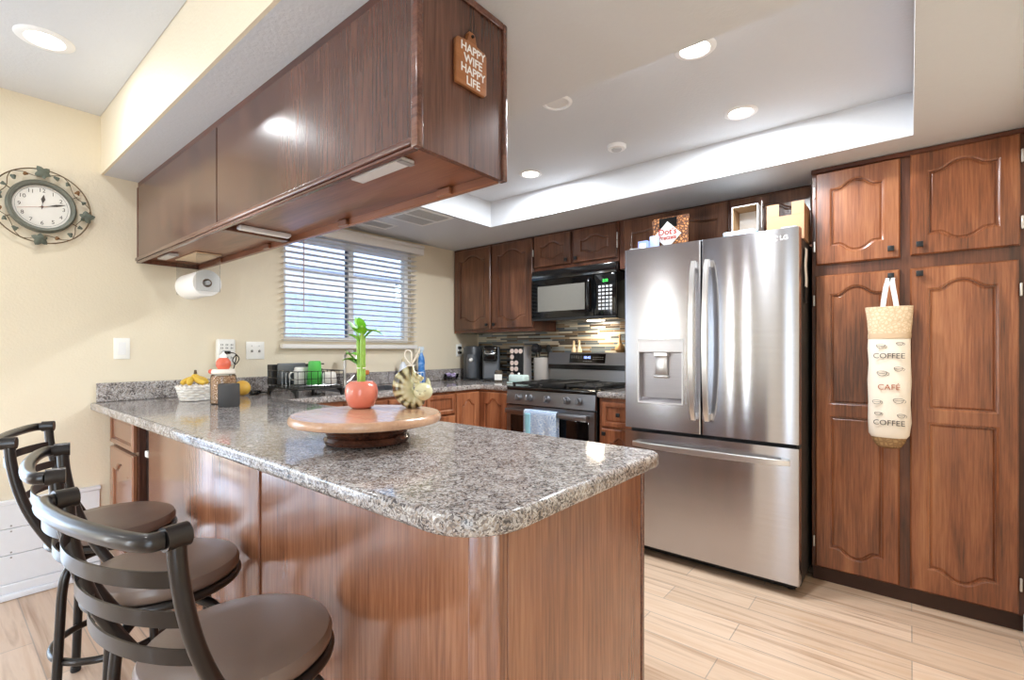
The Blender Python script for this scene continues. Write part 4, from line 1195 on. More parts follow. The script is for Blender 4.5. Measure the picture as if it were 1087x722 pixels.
def cup(name, label, cat, x, y, r0, r1, h, mat, handle=False):
    t = thing(name, label, cat, (x, y, ZR))
    MB().lathe([(r0, 0.0), (r1, h - 0.006), (r1 - 0.006, h), (0.001, h)] , n=28, cap0=False, cap1=True).build('body', mat, t)
    o = t.children[0]
    so = o.modifiers.new('solid', 'SOLIDIFY'); so.thickness = 0.003
    if handle:
        MB().tube(bez([(0, -r0*0.97, h*0.25), (0.0, -r0 - 0.026, h*0.35), (0.0, -r0 - 0.026, h*0.65), (0, -r1*0.98, h*0.78)], 6), 0.005, 8).build('handle', mat, t)
    return t
cup('mug', 'white mug upside down in the dish rack, left of green cup', 'mug', 0.375, 0.47, 0.05, 0.045, 0.105, M_plate, True)
cup('tumbler', 'green plastic tumbler upside down in the dish rack', 'cup', 0.475, 0.50, 0.046, 0.036, 0.145, M_green)
cup('bowl', 'white bowl upside down in the dish rack, right of green tumbler', 'bowl', 0.535, 0.565, 0.046, 0.038, 0.075, M_plate)
bt = thing('baking_dish', 'dark grey flat dish standing upright at back of the dish rack', 'dish', (0.30, 0.44, ZR))
MB().box(-0.008, 0.008, -0.09, 0.09, 0.0, 0.13, 0.006, 2).build('dish', plain('dish_charcoal', (84, 88, 90), 0.3), bt)
sd_ = thing('soap_dispenser', 'soap pump bottle with black top behind the dish rack by the window wall', 'soap pump', (0.10, 0.745, ZC + 0.0006))
MB().lathe([(0.001, 0), (0.03, 0), (0.032, 0.006), (0.032, 0.11), (0.02, 0.128), (0.012, 0.13), (0.001, 0.13)], n=24).build('body', plain('soap_amber', (60, 52, 46), 0.2, coat=0.4), sd_)
q = MB().cyl((0, 0, 0.1305), (0, 0, 0.175), 0.005, n=12)
q.lathe([(0.001, 0.131), (0.014, 0.131), (0.014, 0.146), (0.001, 0.146)], n=16)
q.box(-0.008, 0.038, -0.007, 0.007, 0.175, 0.185, 0.003, 2)
q.build('pump', M_black, sd_)

# ------------------------------------------------------------------ wall plates
pl = thing('wall_plate', 'blank white plate on the wall left of surge protector', 'switch', (0.0008, -0.357, 1.201), 0, 'white wall plates')
MB().box(0, 0.006, -0.036, 0.036, -0.058, 0.058, 0.003, 2).build('plate', M_plate, pl)
MB().box(0.0062, 0.008, -0.017, 0.017, -0.034, 0.034, 0.001, 1).build('rocker', M_white, pl)
ps = thing('wall_plate', 'white double toggle switch plate between surge protector and window', 'switch', (0.0008, 0.341, 1.19), 0, 'white wall plates')
MB().box(0, 0.006, -0.058, 0.058, -0.058, 0.058, 0.003, 2).build('plate', M_plate, ps)
for y in (-0.023, 0.023):
    MB().box(0.0062, 0.018, -0.005, 0.005, -0.012, 0.004, 0.002, 1, M=Matrix.Translation((0, y, 0))).build('toggle', plain('toggle_gray', (150, 146, 140), 0.4), ps)
    MB().cyl((0.0062, y, 0.03), (0.0075, y, 0.03), 0.003, n=8).build('screw', M_grayp, ps)
sg_ = thing('surge_protector', 'white plug-in surge protector with black cord on the wall above jar', 'surge protector', (0.0008, 0.155, 1.18))
MB().box(0, 0.045, -0.052, 0.052, -0.082, 0.082, 0.012, 3).build('housing', M_plate, sg_)
q = MB()
for y in (-0.028, 0, 0.028):
    for z in (0.045, 0.025, -0.035):
        q.box(0.045, 0.0465, y - 0.006, y - 0.003, z - 0.006, z + 0.006); q.box(0.045, 0.0465, y + 0.003, y + 0.006, z - 0.005, z + 0.005)
q.build('sockets', M_bmatte, sg_)
q = MB().box(0.0466, 0.075, -0.03, 0.012, -0.012, 0.008, 0.005, 2)
q.build('plug', M_black, sg_)
q = MB().tube(bez([(0.075, 0.0, -0.002), (0.09, 0.03, -0.01), (0.085, 0.055, -0.04), (0.075, 0.04, -0.075), (0.08, 0.02, -0.05), (0.085, 0.04, -0.02), (0.07, 0.03, -0.1), (0.05, 0.01, -0.15)], 8), 0.003, 8)
q.build('cord', M_black, sg_)

# ------------------------------------------------------------------ wall clock
CY, CZ = -0.673, 1.903
ck = thing('wall_clock', 'round wall clock in a metal wreath of leaves on the beige wall', 'clock', (0.0, CY, CZ))
# local: x out of the wall, y to the right, z up
RZ = Matrix.Rotation(R(90), 4, 'Z') @ Matrix.Rotation(R(90), 4, 'X')     # text plane onto the wall
MB().lathe([(0.128, 0.004), (0.128, 0.03), (0.120, 0.040), (0.110, 0.038), (0.106, 0.028), (0.105, 0.012), (0.001, 0.012), (0.001, 0.004)], n=56, M=Matrix.Rotation(R(90), 4, 'Y')).build('rim', M_clockm, ck)
MB().cyl((0.0122, 0, 0), (0.014, 0, 0), 0.1048, n=56).build('face', M_face, ck)
nm = MB()
for k in range(1, 13):
    a = R(90 - 30*k)
    nm.text(str(k), 0.026, Matrix.Translation((0.0143, 0.080*math.cos(a), 0.080*math.sin(a))) @ RZ, 0.0002)
nm.tube([(0.0142, 0.096*math.cos(2*PI*k/60), 0.096*math.sin(2*PI*k/60)) for k in range(60)], 0.0006, 5, closed=True)
nm.build('numerals', M_ink, ck)
hd = MB()
def hand(ang, L, wid, x):
    d = Vector((0, math.sin(R(ang)), math.cos(R(ang)))); s = Vector((0, d.z, -d.y))
    prof = [(-0.012, 0.0012), (0.3*L, 0.0010), (0.62*L, wid), (0.75*L, wid*0.7), (L, 0.0006)]
    hd.rings([[Vector((xx, 0, 0)) + d*t + s*w_*sgn for sgn, xx in ((-1, x), (1, x), (1, x + 0.001), (-1, x + 0.001))] for t, w_ in prof])
hand(6, 0.060, 0.008, 0.0150); hand(73, 0.088, 0.005, 0.0165)
hd.cyl((0.0145, 0, 0), (0.0185, 0, 0), 0.005, n=14)
hd.build('hands', M_ink, ck)
h2 = MB()
d = Vector((0, math.sin(R(256)), math.cos(R(256)))); s = Vector((0, d.z, -d.y))
h2.rings([[Vector((xx, 0, 0)) + d*t + s*0.0007*sg for sg, xx in ((-1, 0.018), (1, 0.018), (1, 0.0186), (-1, 0.0186))] for t in (-0.02, 0.09)])
h2.build('second_hand', M_brownink, ck)
wr = MB()
wr.tube([(0.028, 0.181*math.cos(2*PI*k/72), 0.181*math.sin(2*PI*k/72)) for k in range(72)], 0.0030, 8, closed=True)
for k in range(6):
    a0 = k*60 + 8
    wr.tube(bez([(0.028, r_*math.cos(R(a0 + da)), r_*math.sin(R(a0 + da))) for r_, da in ((0.180, 0), (0.165, 9), (0.143, 22), (0.150, 36), (0.168, 46), (0.180, 56))], 5), 0.0018, 6)
for a in (30, 150, 210, 330):
    wr.tube([(0.02, 0.122*math.cos(R(a)), 0.122*math.sin(R(a))), (0.028, 0.15*math.cos(R(a)), 0.15*math.sin(R(a)))], 0.0022, 6)
wr.build('wreath_ring', M_bronze, ck)
def leaf(mb, ang, rad, size, turn=0.0, lobes=5):
    c = Vector((0.033, rad*math.cos(R(ang)), rad*math.sin(R(ang))))
    b = R(ang + turn)
    V = []
    n = 20
    pts = []
    for k in range(n):
        t = 2*PI*k/n
        rr_ = size*(0.72 + 0.16*math.cos(lobes*t)) * (0.78 + 0.22*math.cos(t))
        pts.append(Vector((0.0, rr_*math.cos(t + b), rr_*math.sin(t + b))) + c + Vector((0.004*math.cos(2*t), 0, 0)))
    top = mb.bm.verts.new(c + Vector((0.007, 0, 0))); bot = mb.bm.verts.new(c - Vector((0.001, 0, 0)))
    ring = [mb.bm.verts.new(p) for p in pts]
    for k in range(n):
        mb.bm.faces.new((top, ring[k], ring[(k+1) % n])); mb.bm.faces.new((bot, ring[(k+1) % n], ring[k]))
for ang, turn in ((88, 40), (352, 20), (268, -30), (172, 10)):
    q = MB(); leaf(q, ang, 0.160, 0.048, turn); q.build('leaf', M_leafg, ck)
for i, ang in enumerate((18, 36, 54, 70, 112, 130, 150, 196, 214, 234, 290, 310, 330)):
    q = MB(); leaf(q, ang, 0.158, 0.016 + 0.003*(i % 2), 30*i, 3); q.build('leaf', M_leafb if i % 3 == 1 else M_leafg, ck)

# ------------------------------------------------------------------ hanging cabinet over the bar
HX, HY0, HY1, HZ0, HZ1 = 2.431, -0.293, 0.025, 1.677, H_K - 0.002
hc = thing('hanging_cabinet', 'long dark wood cabinet hanging from the soffit over breakfast bar', 'cabinet', (0.003, HY0, HZ0))
hw, hd_, hh = HX - 0.003, HY1 - HY0, HZ1 - HZ0
MB().box(0.0, hw - 0.018, 0.018, hd_ - 0.018, 0.026, hh, 0.001, 1).build('carcass', M_under, hc)
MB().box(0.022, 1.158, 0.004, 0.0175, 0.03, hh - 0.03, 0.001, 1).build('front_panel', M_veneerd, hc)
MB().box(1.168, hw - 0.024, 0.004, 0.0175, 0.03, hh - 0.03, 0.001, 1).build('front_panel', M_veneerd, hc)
MB().box(0.0, hw, 0.008, 0.0178, hh - 0.0295, hh, 0.001, 1).build('top_rail', M_woodh, hc)
MB().box(0.0, 0.020, 0.002, 0.0178, 0.012, hh - 0.03, 0.002, 1).build('side_stile', M_wood, hc)
MB().box(1.159, 1.167, 0.008, 0.0178, 0.03, hh - 0.03).build('seam_strip', plain('seam_dark', (30, 16, 10), 0.4), hc)
q = MB()
q.box(0.0, hw - 0.019, -0.006, 0.017, 0.010, 0.0295, 0.005, 3)
q.box(0.0, hw - 0.019, 0.0, 0.017, 0.0, 0.0095, 0.002, 1)
q.build('bottom_molding', M_trimw, hc)
MB().box(0.0, hw - 0.019, hd_ - 0.0175, hd_, 0.0, 0.10, 0.003, 1).build('rear_rail', M_under, hc)
q = MB()
q.box(0.0, 0.0178, 0.018, hd_ - 0.018, 0.002, 0.025)
q.build('wall_cleat', M_wood, hc)
ep = MB()
ep.box(hw - 0.0175, hw, -0.004, hd_ + 0.001, 0.002, hh, 0.001, 1)
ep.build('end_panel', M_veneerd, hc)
q = MB()
q.box(hw - 0.018, hw + 0.007, -0.008, 0.012, 0.0, hh, 0.004, 2)
q.box(hw - 0.018, hw + 0.007, hd_ - 0.012, hd_ + 0.006, 0.0, hh, 0.004, 2)
q.box(hw + 0.0005, hw + 0.007, 0.0125, hd_ - 0.0125, hh - 0.02, hh, 0.002, 1)
q.build('edge_molding', M_trimw, hc)
for x in (0.36, 0.95, 1.62, 2.2):
    MB().box(x - 0.03, x + 0.03, hd_ - 0.032, hd_ - 0.018, 0.002, 0.024, 0.002, 1).build('door_catch', M_under, hc)
q = MB().box(1.12, 1.175, 0.03, hd_ - 0.02, 0.006, 0.0255, 0.003, 1)
q.build('center_brace', M_wood, hc)
for x0, x1, y0 in ((2.07, 2.31, 0.045), (0.15, 0.36, 0.06)):
    t = thing('cabinet_light', 'thin white under-cabinet light plate beneath the hanging cabinet, %s' % ('near the free end' if x0 > 1 else 'near the wall end'), 'light fixture', ((x0 + x1)/2, HY0 + y0 + 0.022, HZ0 + 0.0255), 0, 'under-cabinet lights')
    MB().box(-(x1 - x0)/2, (x1 - x0)/2, -0.022, 0.022, -0.012, -0.0005, 0.003, 1).build('plate', M_lgray, t)
    MB().box((x1 - x0)/2 - 0.02, (x1 - x0)/2, -0.0225, 0.0225, -0.014, -0.0125).build('end_cap', M_grayp, t)
t = thing('cabinet_light', 'metal bar light running across the middle underside of the hanging cabinet', 'light fixture', (1.225, -0.125, HZ0 + 0.0255), 0, 'under-cabinet lights')
MB().box(-0.02, 0.02, -0.105, 0.105, -0.016, -0.0005, 0.004, 2).build('bar', M_lgray, t)
MB().box(-0.012, 0.012, -0.1, 0.1, -0.0185, -0.0165).build('diffuser', M_plate, t)

# sign on the end panel
sn = thing('wooden_sign', 'small wooden board sign reading HAPPY WIFE HAPPY LIFE on the cabinet end', 'sign', (HX + 0.001, -0.122, 1.94))
poly = [(-0.055, -0.060), (0.05, -0.060), (0.057, -0.053), (0.057, 0.050), (0.05, 0.058), (0.017, 0.058), (0.013, 0.066), (0.014, 0.082), (0.008, 0.09), (-0.008, 0.09), (-0.014, 0.082), (-0.013, 0.066), (-0.017, 0.058), (-0.05, 0.058), (-0.057, 0.05), (-0.057, -0.053)]
MB().prism([(a, b) for a, b in poly], 0.0, 0.012, 'x', 0.0025).build('board', M_signw, sn)
tx = MB()
for i, wd in enumerate(('HAPPY', 'WIFE', 'HAPPY', 'LIFE')):
    tx.text(wd, 0.031, Matrix.Translation((0.0124, 0.004, 0.040 - i*0.028)) @ RZ, 0.0003, bold=0.0006, sx=0.98)
tx.build('lettering', M_white, sn)
MB().cyl((0.012, 0, 0.078), (0.016, 0, 0.078), 0.004, n=10).build('nail', M_black, sn)
MB().tube([(0.004, 0, 0.0905), (0.004, -0.004, 0.1), (0.004, 0.004, 0.1), (0.004, 0.0, 0.0908)], 0.0015, 6).build('hanging_loop', M_black, sn)

# paper towel holder and roll under the hanging cabinet
ph = thing('paper_towel_holder', 'clear acrylic paper towel holder screwed under the hanging cabinet', 'holder', (0.33, -0.093, HZ0 + 0.0255))
q = MB().box(-0.165, 0.165, -0.06, 0.06, -0.008, -0.0005, 0.002, 1)
q.build('base_plate', plain('holder_cream', (226, 200, 168), 0.4), ph)
for x in (-0.156, 0.156):
    MB().box(x - 0.003, x + 0.003, -0.055, 0.055, -0.20, -0.0085, 0.001, 1).build('side_plate', M_acryl, ph)
MB().cyl((-0.152, 0, -0.155), (0.152, 0, -0.155), 0.012, n=16).build('rod', M_lgray, ph)
rl = thing('paper_towel', 'white paper towel roll hanging in the clear holder', 'paper towel', (0.33, -0.093, HZ0 + 0.0255 - 0.155))
MY = Matrix.Rotation(R(90), 4, 'Y')
MB().lathe([(0.0225, -0.138), (0.068, -0.139), (0.07, -0.135), (0.07, 0.135), (0.068, 0.139), (0.0225, 0.138)], n=44, M=MY, cap0=False, cap1=False).build('sheets', M_paper, rl)
MB().lathe([(0.0222, -0.1385), (0.0222, 0.1385), (0.0205, 0.1385), (0.0205, -0.1385)], n=32, M=MY, cap0=False, cap1=False).build('core', M_card, rl)

# ------------------------------------------------------------------ bag keeper on the pantry knob
KX, KZ = 2.938 + 0.326, 1.545
kp_ = thing('bag_keeper', 'cream cloth bag keeper with coffee print hanging from pantry knob', 'bag holder', (3.258, YP - 0.078, 0.0))
def sock_ring(z, w, d, n=36, ph_=0.0):
    return [Vector((w*math.cos(2*PI*k/n)*(1 + 0.02*math.sin(5*2*PI*k/n + z*30)), d*math.sin(2*PI*k/n)*(1 + 0.03*math.sin(4*2*PI*k/n + z*22)), z)) for k in range(n)]
q = MB(); q.rings([sock_ring(z, w_, d_) for z, w_, d_ in ((0.785, 0.066, 0.026), (0.80, 0.076, 0.031), (0.86, 0.081, 0.035), (0.95, 0.078, 0.033), (1.05, 0.082, 0.035), (1.13, 0.078, 0.033), (1.20, 0.080, 0.032), (1.245, 0.079, 0.031))], False, False)
q.build('bag_body', plain('bag_cream', (240, 228, 212), 0.85, noise_amt=0.04, nscale=30, bump=0.1), kp_)
tanp = patterned('tan_print', [(0.0, (196, 168, 134)), (0.1, (216, 190, 158)), (0.5, (228, 206, 176))], 70)
q = MB(); q.rings([sock_ring(z, w_, d_) for z, w_, d_ in ((1.27, 0.080, 0.030), (1.33, 0.084, 0.028), (1.395, 0.090, 0.026), (1.396, 0.088, 0.024), (1.38, 0.085, 0.022))], False, False)
q.build('top_band', tanp, kp_)
q = MB(); q.rings([sock_ring(z, w_, d_) for z, w_, d_ in ((1.2455, 0.0805, 0.0325), (1.256, 0.081, 0.033), (1.2695, 0.081, 0.0325))], False, False)
q.build('trim_band', plain('tan_band', (206, 178, 146), 0.8), kp_)
q = MB(); q.rings([sock_ring(z, w_, d_) for z, w_, d_ in ((0.735, 0.022, 0.010), (0.742, 0.045, 0.020), (0.765, 0.060, 0.027), (0.7845, 0.0665, 0.0265))], True, False)
q.build('bottom_gather', patterned('brown_print', [(0.0, (130, 98, 62)), (0.4, (170, 134, 90)), (1.0, (196, 160, 116))], 60), kp_)
q = MB()
for sx_, x1 in ((-1, -0.026), (1, 0.03)):
    q.rings([[Vector((xx, 0.006 + yy, zz)) for xx, yy in ((cx_ - 0.010, -0.001), (cx_ + 0.010, -0.001), (cx_ + 0.010, 0.001), (cx_ - 0.010, 0.001))] for cx_, zz in ((x1, 1.37), (x1*0.75, 1.43), (x1*0.45, 1.49), (0.004 + sx_*0.006, 1.53))])
q.box(-0.014, 0.022, 0.012, 0.016, 1.526, 1.5305)
q.build('strap', M_paper, kp_)
tx = MB()
def onbag(z, x=0.0): return Matrix.Translation((x, -0.0372, z)) @ RX
tx.text('COFFEE', 0.034, onbag(1.165), 0.0008); tx.text('COFFEE', 0.034, onbag(0.855), 0.0008)
for cx_, cz_, s_ in ((-0.03, 1.215, 1), (0.04, 1.225, 0.8), (0.035, 1.11, 1), (-0.025, 1.09, 1.2), (-0.045, 0.955, 1), (0.035, 0.965, 1.2), (-0.04, 0.90, 0.8), (0.045, 0.895, 0.9)):
    # little line drawings of coffee cups
    r_ = 0.016*s_
    y_ = -0.0352
    tx.tube([(cx_ + r_*math.cos(R(a)), y_, cz_ + r_*0.9*math.sin(R(a))) for a in range(180, 361, 20)], 0.0009, 5)
    tx.tube([(cx_ + r_*math.cos(R(a)), y_, cz_ + r_*0.28*math.sin(R(a))) for a in range(0, 360, 30)], 0.0009, 5, closed=True)
    tx.tube([(cx_ + r_ + 0.006*s_*math.sin(R(a)), y_, cz_ - 0.006*s_ + 0.006*s_*math.cos(R(a))) for a in range(0, 181, 30)], 0.0008, 5)
tx.build('print', M_ink, kp_)
MB().text('CAFÉ', 0.036, onbag(1.02), 0.0008).build('print', M_brownink, kp_)

# ------------------------------------------------------------------ bar-top items
bk = thing('basket', 'white woven basket on the granite near the wall, holding bananas', 'basket', (0.285, -0.09, ZC + 0.0006))
q = MB()
for j in range(5):
    z = 0.008 + j*0.014
    rr_ = 0.066 + 0.004*j
    n = 40
    q.tube([((rr_ + 0.004*(1 if (k//2 + j) % 2 else -1))*math.cos(2*PI*k/n), (rr_ + 0.004*(1 if (k//2 + j) % 2 else -1))*math.sin(2*PI*k/n), z) for k in range(n)], 0.0078, 8, closed=True)
q.tube([((0.085 + 0.004*math.sin(20*2*PI*k/80))*math.cos(2*PI*k/80), (0.085 + 0.004*math.sin(20*2*PI*k/80))*math.sin(2*PI*k/80), 0.076 + 0.004*math.cos(20*2*PI*k/80)) for k in range(80)], 0.007, 8, closed=True)
q.lathe([(0.001, 0.001), (0.064, 0.001), (0.064, 0.008), (0.001, 0.008)], n=24)
q.build('weave', plain('basket_white', (240, 234, 226), 0.7), bk)
M_ban = plain('banana_skin', (226, 186, 70), 0.45, noise_amt=0.15, nscale=30)
bn = thing('banana_bunch', 'small bunch of yellow bananas in the white woven basket', 'bananas', (0.285, -0.09, ZC + 0.072))
for a in (0, -60, 62, 150):
    pts = bez([Matrix.Rotation(R(a), 3, 'Z') @ Vector(p) for p in ((-0.010, 0.0, 0.066), (0.0, -0.012, 0.05), (0.016, -0.03, 0.040), (0.036, -0.04, 0.030), (0.050, -0.042, 0.020))], 5)
    n = len(pts)
    MB().tube(pts, [0.005 + 0.0115*math.sin(PI*min(1, (i/(n-1))*0.86 + 0.08))**0.5 if i < n - 1 else 0.004 for i in range(n)], 10).build('banana', M_ban, bn)
MB().tube([(-0.006, 0, 0.062), (-0.010, 0.002, 0.08), (-0.014, 0.003, 0.094)], [0.010, 0.008, 0.006], 8).build('stem', plain('banana_stem', (92, 70, 42), 0.6), bn)
jr = thing('snack_jar', 'clear jar of nuts with cream lid and red topped stopper beside canister', 'jar', (0.580, -0.055, ZC + 0.0006))
MB().lathe([(0.001, 0.001), (0.056, 0.001), (0.060, 0.006), (0.060, 0.125), (0.056, 0.147), (0.05, 0.152)], n=36, cap1=False).build('glass', M_acryl, jr)
MB().lathe([(0.001, 0.004), (0.0565, 0.004), (0.057, 0.122), (0.052, 0.142), (0.001, 0.143)], n=32).build('nuts', patterned('nut_mix', [(0.0, (130, 86, 56)), (0.05, (200, 146, 100)), (0.2, (232, 190, 150)), (0.6, (246, 226, 200))], 90), jr)
MB().lathe([(0.001, 0.1525), (0.052, 0.1525), (0.056, 0.158), (0.054, 0.172), (0.05, 0.178), (0.001, 0.178)], n=32).build('lid', plain('lid_cream', (240, 230, 214), 0.4), jr)
q = MB().lathe([(0.001, 0.1785), (0.026, 0.1785), (0.034, 0.195), (0.034, 0.215), (0.024, 0.232), (0.018, 0.236), (0.001, 0.24)], n=24)
q.build('stopper', plain('coral_red', (226, 110, 84), 0.35), jr)
MB().lathe([(0.018, 0.2365), (0.017, 0.25), (0.006, 0.262), (0.004, 0.27), (0.001, 0.27)], n=18).build('stopper_tip', M_plate, jr)
MB().ell((-0.048, -0.040, 0.165), (0.017, 0.015, 0.013), 16, 10).build('clasp', plain('coral_red_clasp', (226, 110, 84), 0.35), jr)
cn = thing('canister', 'plain matte charcoal canister standing in front of the nut jar', 'canister', (0.742, -0.088, ZC + 0.0006))
MB().lathe([(0.001, 0.0), (0.044, 0.0), (0.047, 0.004), (0.047, 0.107), (0.044, 0.111), (0.04, 0.109), (0.001, 0.108)], n=36).build('body', plain('charcoal_cloth', (70, 68, 68), 0.75), cn)
mg = thing('fruit', 'round yellow fruit on the counter behind the nut jar', 'fruit', (0.20, 0.185, ZC + 0.0006))
MB().ell((0, 0, 0.046), (0.058, 0.044, 0.046), 24, 14).build('fruit', plain('yellow_fruit', (232, 184, 80), 0.4), mg)
sgl = thing('charger', 'small black charger block lying on counter right of the canister', 'charger', (0.16, 0.275, ZC + 0.0006))
MB().box(-0.02, 0.02, -0.03, 0.03, 0.0, 0.026, 0.008, 3).build('block', M_black, sgl)
MB().tube(bez([(0.0, 0.03, 0.012), (0.0, 0.06, 0.006), (0.03, 0.08, 0.004), (0.05, 0.05, 0.004)], 6), 0.003, 8).build('cord', M_black, sgl)

# turntable
TX, TY = 2.07, -0.19
tt = thing('lazy_susan', 'round wooden lazy susan with dark turned base on granite breakfast bar', 'turntable', (TX, TY, ZC + 0.0006))
MB().lathe([(0.001, 0), (0.112, 0), (0.122, 0.006), (0.125, 0.016), (0.120, 0.024), (0.112, 0.026), (0.117, 0.030), (0.121, 0.038), (0.114, 0.047), (0.098, 0.051), (0.001, 0.051)], n=64).build('base', M_dbase, tt)
MB().lathe([(0.001, 0.0515), (0.085, 0.0515), (0.085, 0.060), (0.001, 0.060)], n=48).build('bearing', M_bmatte, tt)
MB().lathe([(0.001, 0.0605), (0.208, 0.0605), (0.217, 0.064), (0.221, 0.072), (0.219, 0.082), (0.213, 0.088), (0.001, 0.088)], n=96).build('top', M_tan, tt)
ZT = ZC + 0.0006 + 0.0882
ap = thing('planter', 'glazed coral apple shaped planter on the lazy susan', 'planter', (1.955, -0.135, ZT))
MB().lathe([(0.001, 0.0), (0.028, 0.0), (0.040, 0.008), (0.050, 0.032), (0.0525, 0.056), (0.048, 0.076), (0.036, 0.088), (0.024, 0.088), (0.018, 0.080), (0.017, 0.07), (0.001, 0.068)], n=40).build('pot', M_apple, ap)
bp_ = thing('lucky_bamboo', 'lucky bamboo with green leaves growing from the apple planter', 'plant', (1.955, -0.135, ZT + 0.0685))
for i, (dx, dy, h_, lean) in enumerate(((-0.008, -0.004, 0.17, -0.004), (0.006, -0.005, 0.185, 0.004), (0.0, 0.008, 0.16, 0.0))):
    q = MB()
    pts, rr_ = [], []
    k = 0; z = 0.0
    while z < h_:
        for dz, r_ in ((0.0, 0.0062), (0.004, 0.0072), (0.008, 0.0060), (0.03, 0.0058)):
            pts.append((dx + lean*z*8, dy, z + dz)); rr_.append(r_)
        z += 0.034
    q.tube(pts, rr_, 10).build('stalk', M_stalk, bp_)
def strap_leaf(p0, d, L, wd, droop):
    q = MB(); n = 10
    d = Vector(d).normalized(); s = d.cross(Vector((0, 0, 1))).normalized()
    rs = []
    for i in range(n + 1):
        t = i/n
        c = Vector(p0) + d*L*t + Vector((0, 0, -droop*t*t))
        w_ = 1.5*wd*max(0.0, math.sin(PI*(0.12 + 0.88*t)))**0.8 + 0.0006
        rs.append([c - s*w_ + Vector((0, 0, 0.3*w_)), c + Vector((0, 0, -0.0006)), c + s*w_ + Vector((0, 0, 0.3*w_)), c + Vector((0, 0, 0.0008))])
    q.rings(rs); q.build('leaf', M_leaf, bp_)
for p0, d, L, wd, dr2 in (((0.0, -0.006, 0.175), (0.5, -0.5, 0.6), 0.05, 0.014, 0.02), ((-0.004, -0.008, 0.15), (-0.3, -0.7, 0.7), 0.045, 0.013, 0.01), ((-0.014, -0.006, 0.085), (-0.5, -0.7, 0.3), 0.05, 0.014, 0.015), ((-0.012, -0.004, 0.165), (-0.4, -0.3, 0.8), 0.07, 0.018, 0.01), ((0.012, -0.005, 0.18), (0.8, 0.5, 0.3), 0.075, 0.010, 0.035), ((0.01, 0, 0.18), (0.1, -0.4, 0.9), 0.05, 0.012, 0.0), ((0.0, 0.008, 0.155), (0.2, 0.6, 0.8), 0.07, 0.011, 0.02),
                          ((-0.012, -0.004, 0.07), (-0.7, -0.5, 0.6), 0.055, 0.012, 0.008), ((-0.012, -0.004, 0.10), (-0.8, -0.2, 0.4), 0.06, 0.011, 0.02), ((-0.01, -0.008, 0.075), (-0.5, -0.6, 0.9), 0.06, 0.011, 0.0), ((0.0, 0.0, 0.18), (-0.5, -0.1, 0.9), 0.055, 0.011, 0.0), ((0.014, -0.004, 0.17), (0.5, -0.4, 0.7), 0.05, 0.010, 0.015)):
    strap_leaf(p0, d, L, wd, dr2)
MB().tube([(0.013*math.cos(2*PI*k/20) - 0.001, 0.013*math.sin(2*PI*k/20), 0.062) for k in range(20)], 0.0016, 6, closed=True).build('tie', M_plate, bp_)

# cat figurine: curled up in a bundle, tied at the top with cord
cf = thing('cat_figurine', 'striped tabby cat figurine curled up and tied with white cord on lazy susan', 'figurine', (2.075, -0.02, ZT))
# view-facing frame: u to the right of the photo, w away from it
VU = Vector((math.cos(0.6898), math.sin(0.6898), 0)); VW = Vector((-math.sin(0.6898), math.cos(0.6898), 0))
cf.rotation_euler = (0, 0, 0.6898)
def catmat():
    m, nt, b = new_mat('tabby_glaze')
    tc = nt.nodes.new('ShaderNodeTexCoord')
    mp = nt.nodes.new('ShaderNodeMapping'); mp.inputs['Location'].default_value = (-0.012, 0, -0.062)
    nt.links.new(tc.outputs['Object'], mp.inputs['Vector'])
    gr = nt.nodes.new('ShaderNodeTexGradient'); gr.gradient_type = 'RADIAL'
    sx = nt.nodes.new('ShaderNodeSeparateXYZ'); cx = nt.nodes.new('ShaderNodeCombineXYZ')
    nt.links.new(mp.outputs[0], sx.inputs[0]); nt.links.new(sx.outputs[0], cx.inputs[0]); nt.links.new(sx.outputs[2], cx.inputs[1])
    nt.links.new(cx.outputs[0], gr.inputs['Vector'])
    mu = nt.nodes.new('ShaderNodeMath'); mu.operation = 'MULTIPLY'; mu.inputs[1].default_value = 95
    nz = nt.nodes.new('ShaderNodeTexNoise'); nz.inputs['Scale'].default_value = 40
    nt.links.new(tc.outputs['Object'], nz.inputs['Vector'])
    ad = nt.nodes.new('ShaderNodeMath'); ad.operation = 'MULTIPLY_ADD'; ad.inputs[1].default_value = 3.0
    nt.links.new(gr.outputs[1], mu.inputs[0]); nt.links.new(nz.outputs[0], ad.inputs[0]); nt.links.new(mu.outputs[0], ad.inputs[2])
    sn_ = nt.nodes.new('ShaderNodeMath'); sn_.operation = 'SINE'; nt.links.new(ad.outputs[0], sn_.inputs[0])
    rp = ramp(nt, [(0.0, (206, 202, 168)), (0.45, (180, 168, 124)), (0.72, (112, 98, 66)), (1.0, (70, 60, 42))])
    mr = nt.nodes.new('ShaderNodeMapRange'); mr.inputs[1].default_value = -1; mr.inputs[2].default_value = 1
    nt.links.new(sn_.outputs[0], mr.inputs[0]); ln = nt.nodes.new('ShaderNodeVectorMath'); ln.operation = 'LENGTH'; nt.links.new(cx.outputs[0], ln.inputs[0])
    m2 = nt.nodes.new('ShaderNodeMapRange'); m2.inputs[1].default_value = 0.030; m2.inputs[2].default_value = 0.052
    nt.links.new(ln.outputs['Value'], m2.inputs[0])
    ml_ = nt.nodes.new('ShaderNodeMath'); ml_.operation = 'MULTIPLY'
    nt.links.new(mr.outputs[0], ml_.inputs[0]); nt.links.new(m2.outputs[0], ml_.inputs[1])
    nt.links.new(ml_.outputs[0], rp.inputs[0]); nt.links.new(rp.outputs[0], b.inputs['Base Color'])
    b.inputs['Roughness'].default_value = 0.2; b.inputs['Coat Weight'].default_value = 0.3
    return m
M_cat = catmat()
M_pale = plain('cat_cream', (214, 210, 172), 0.22, coat=0.3, noise_amt=0.08)
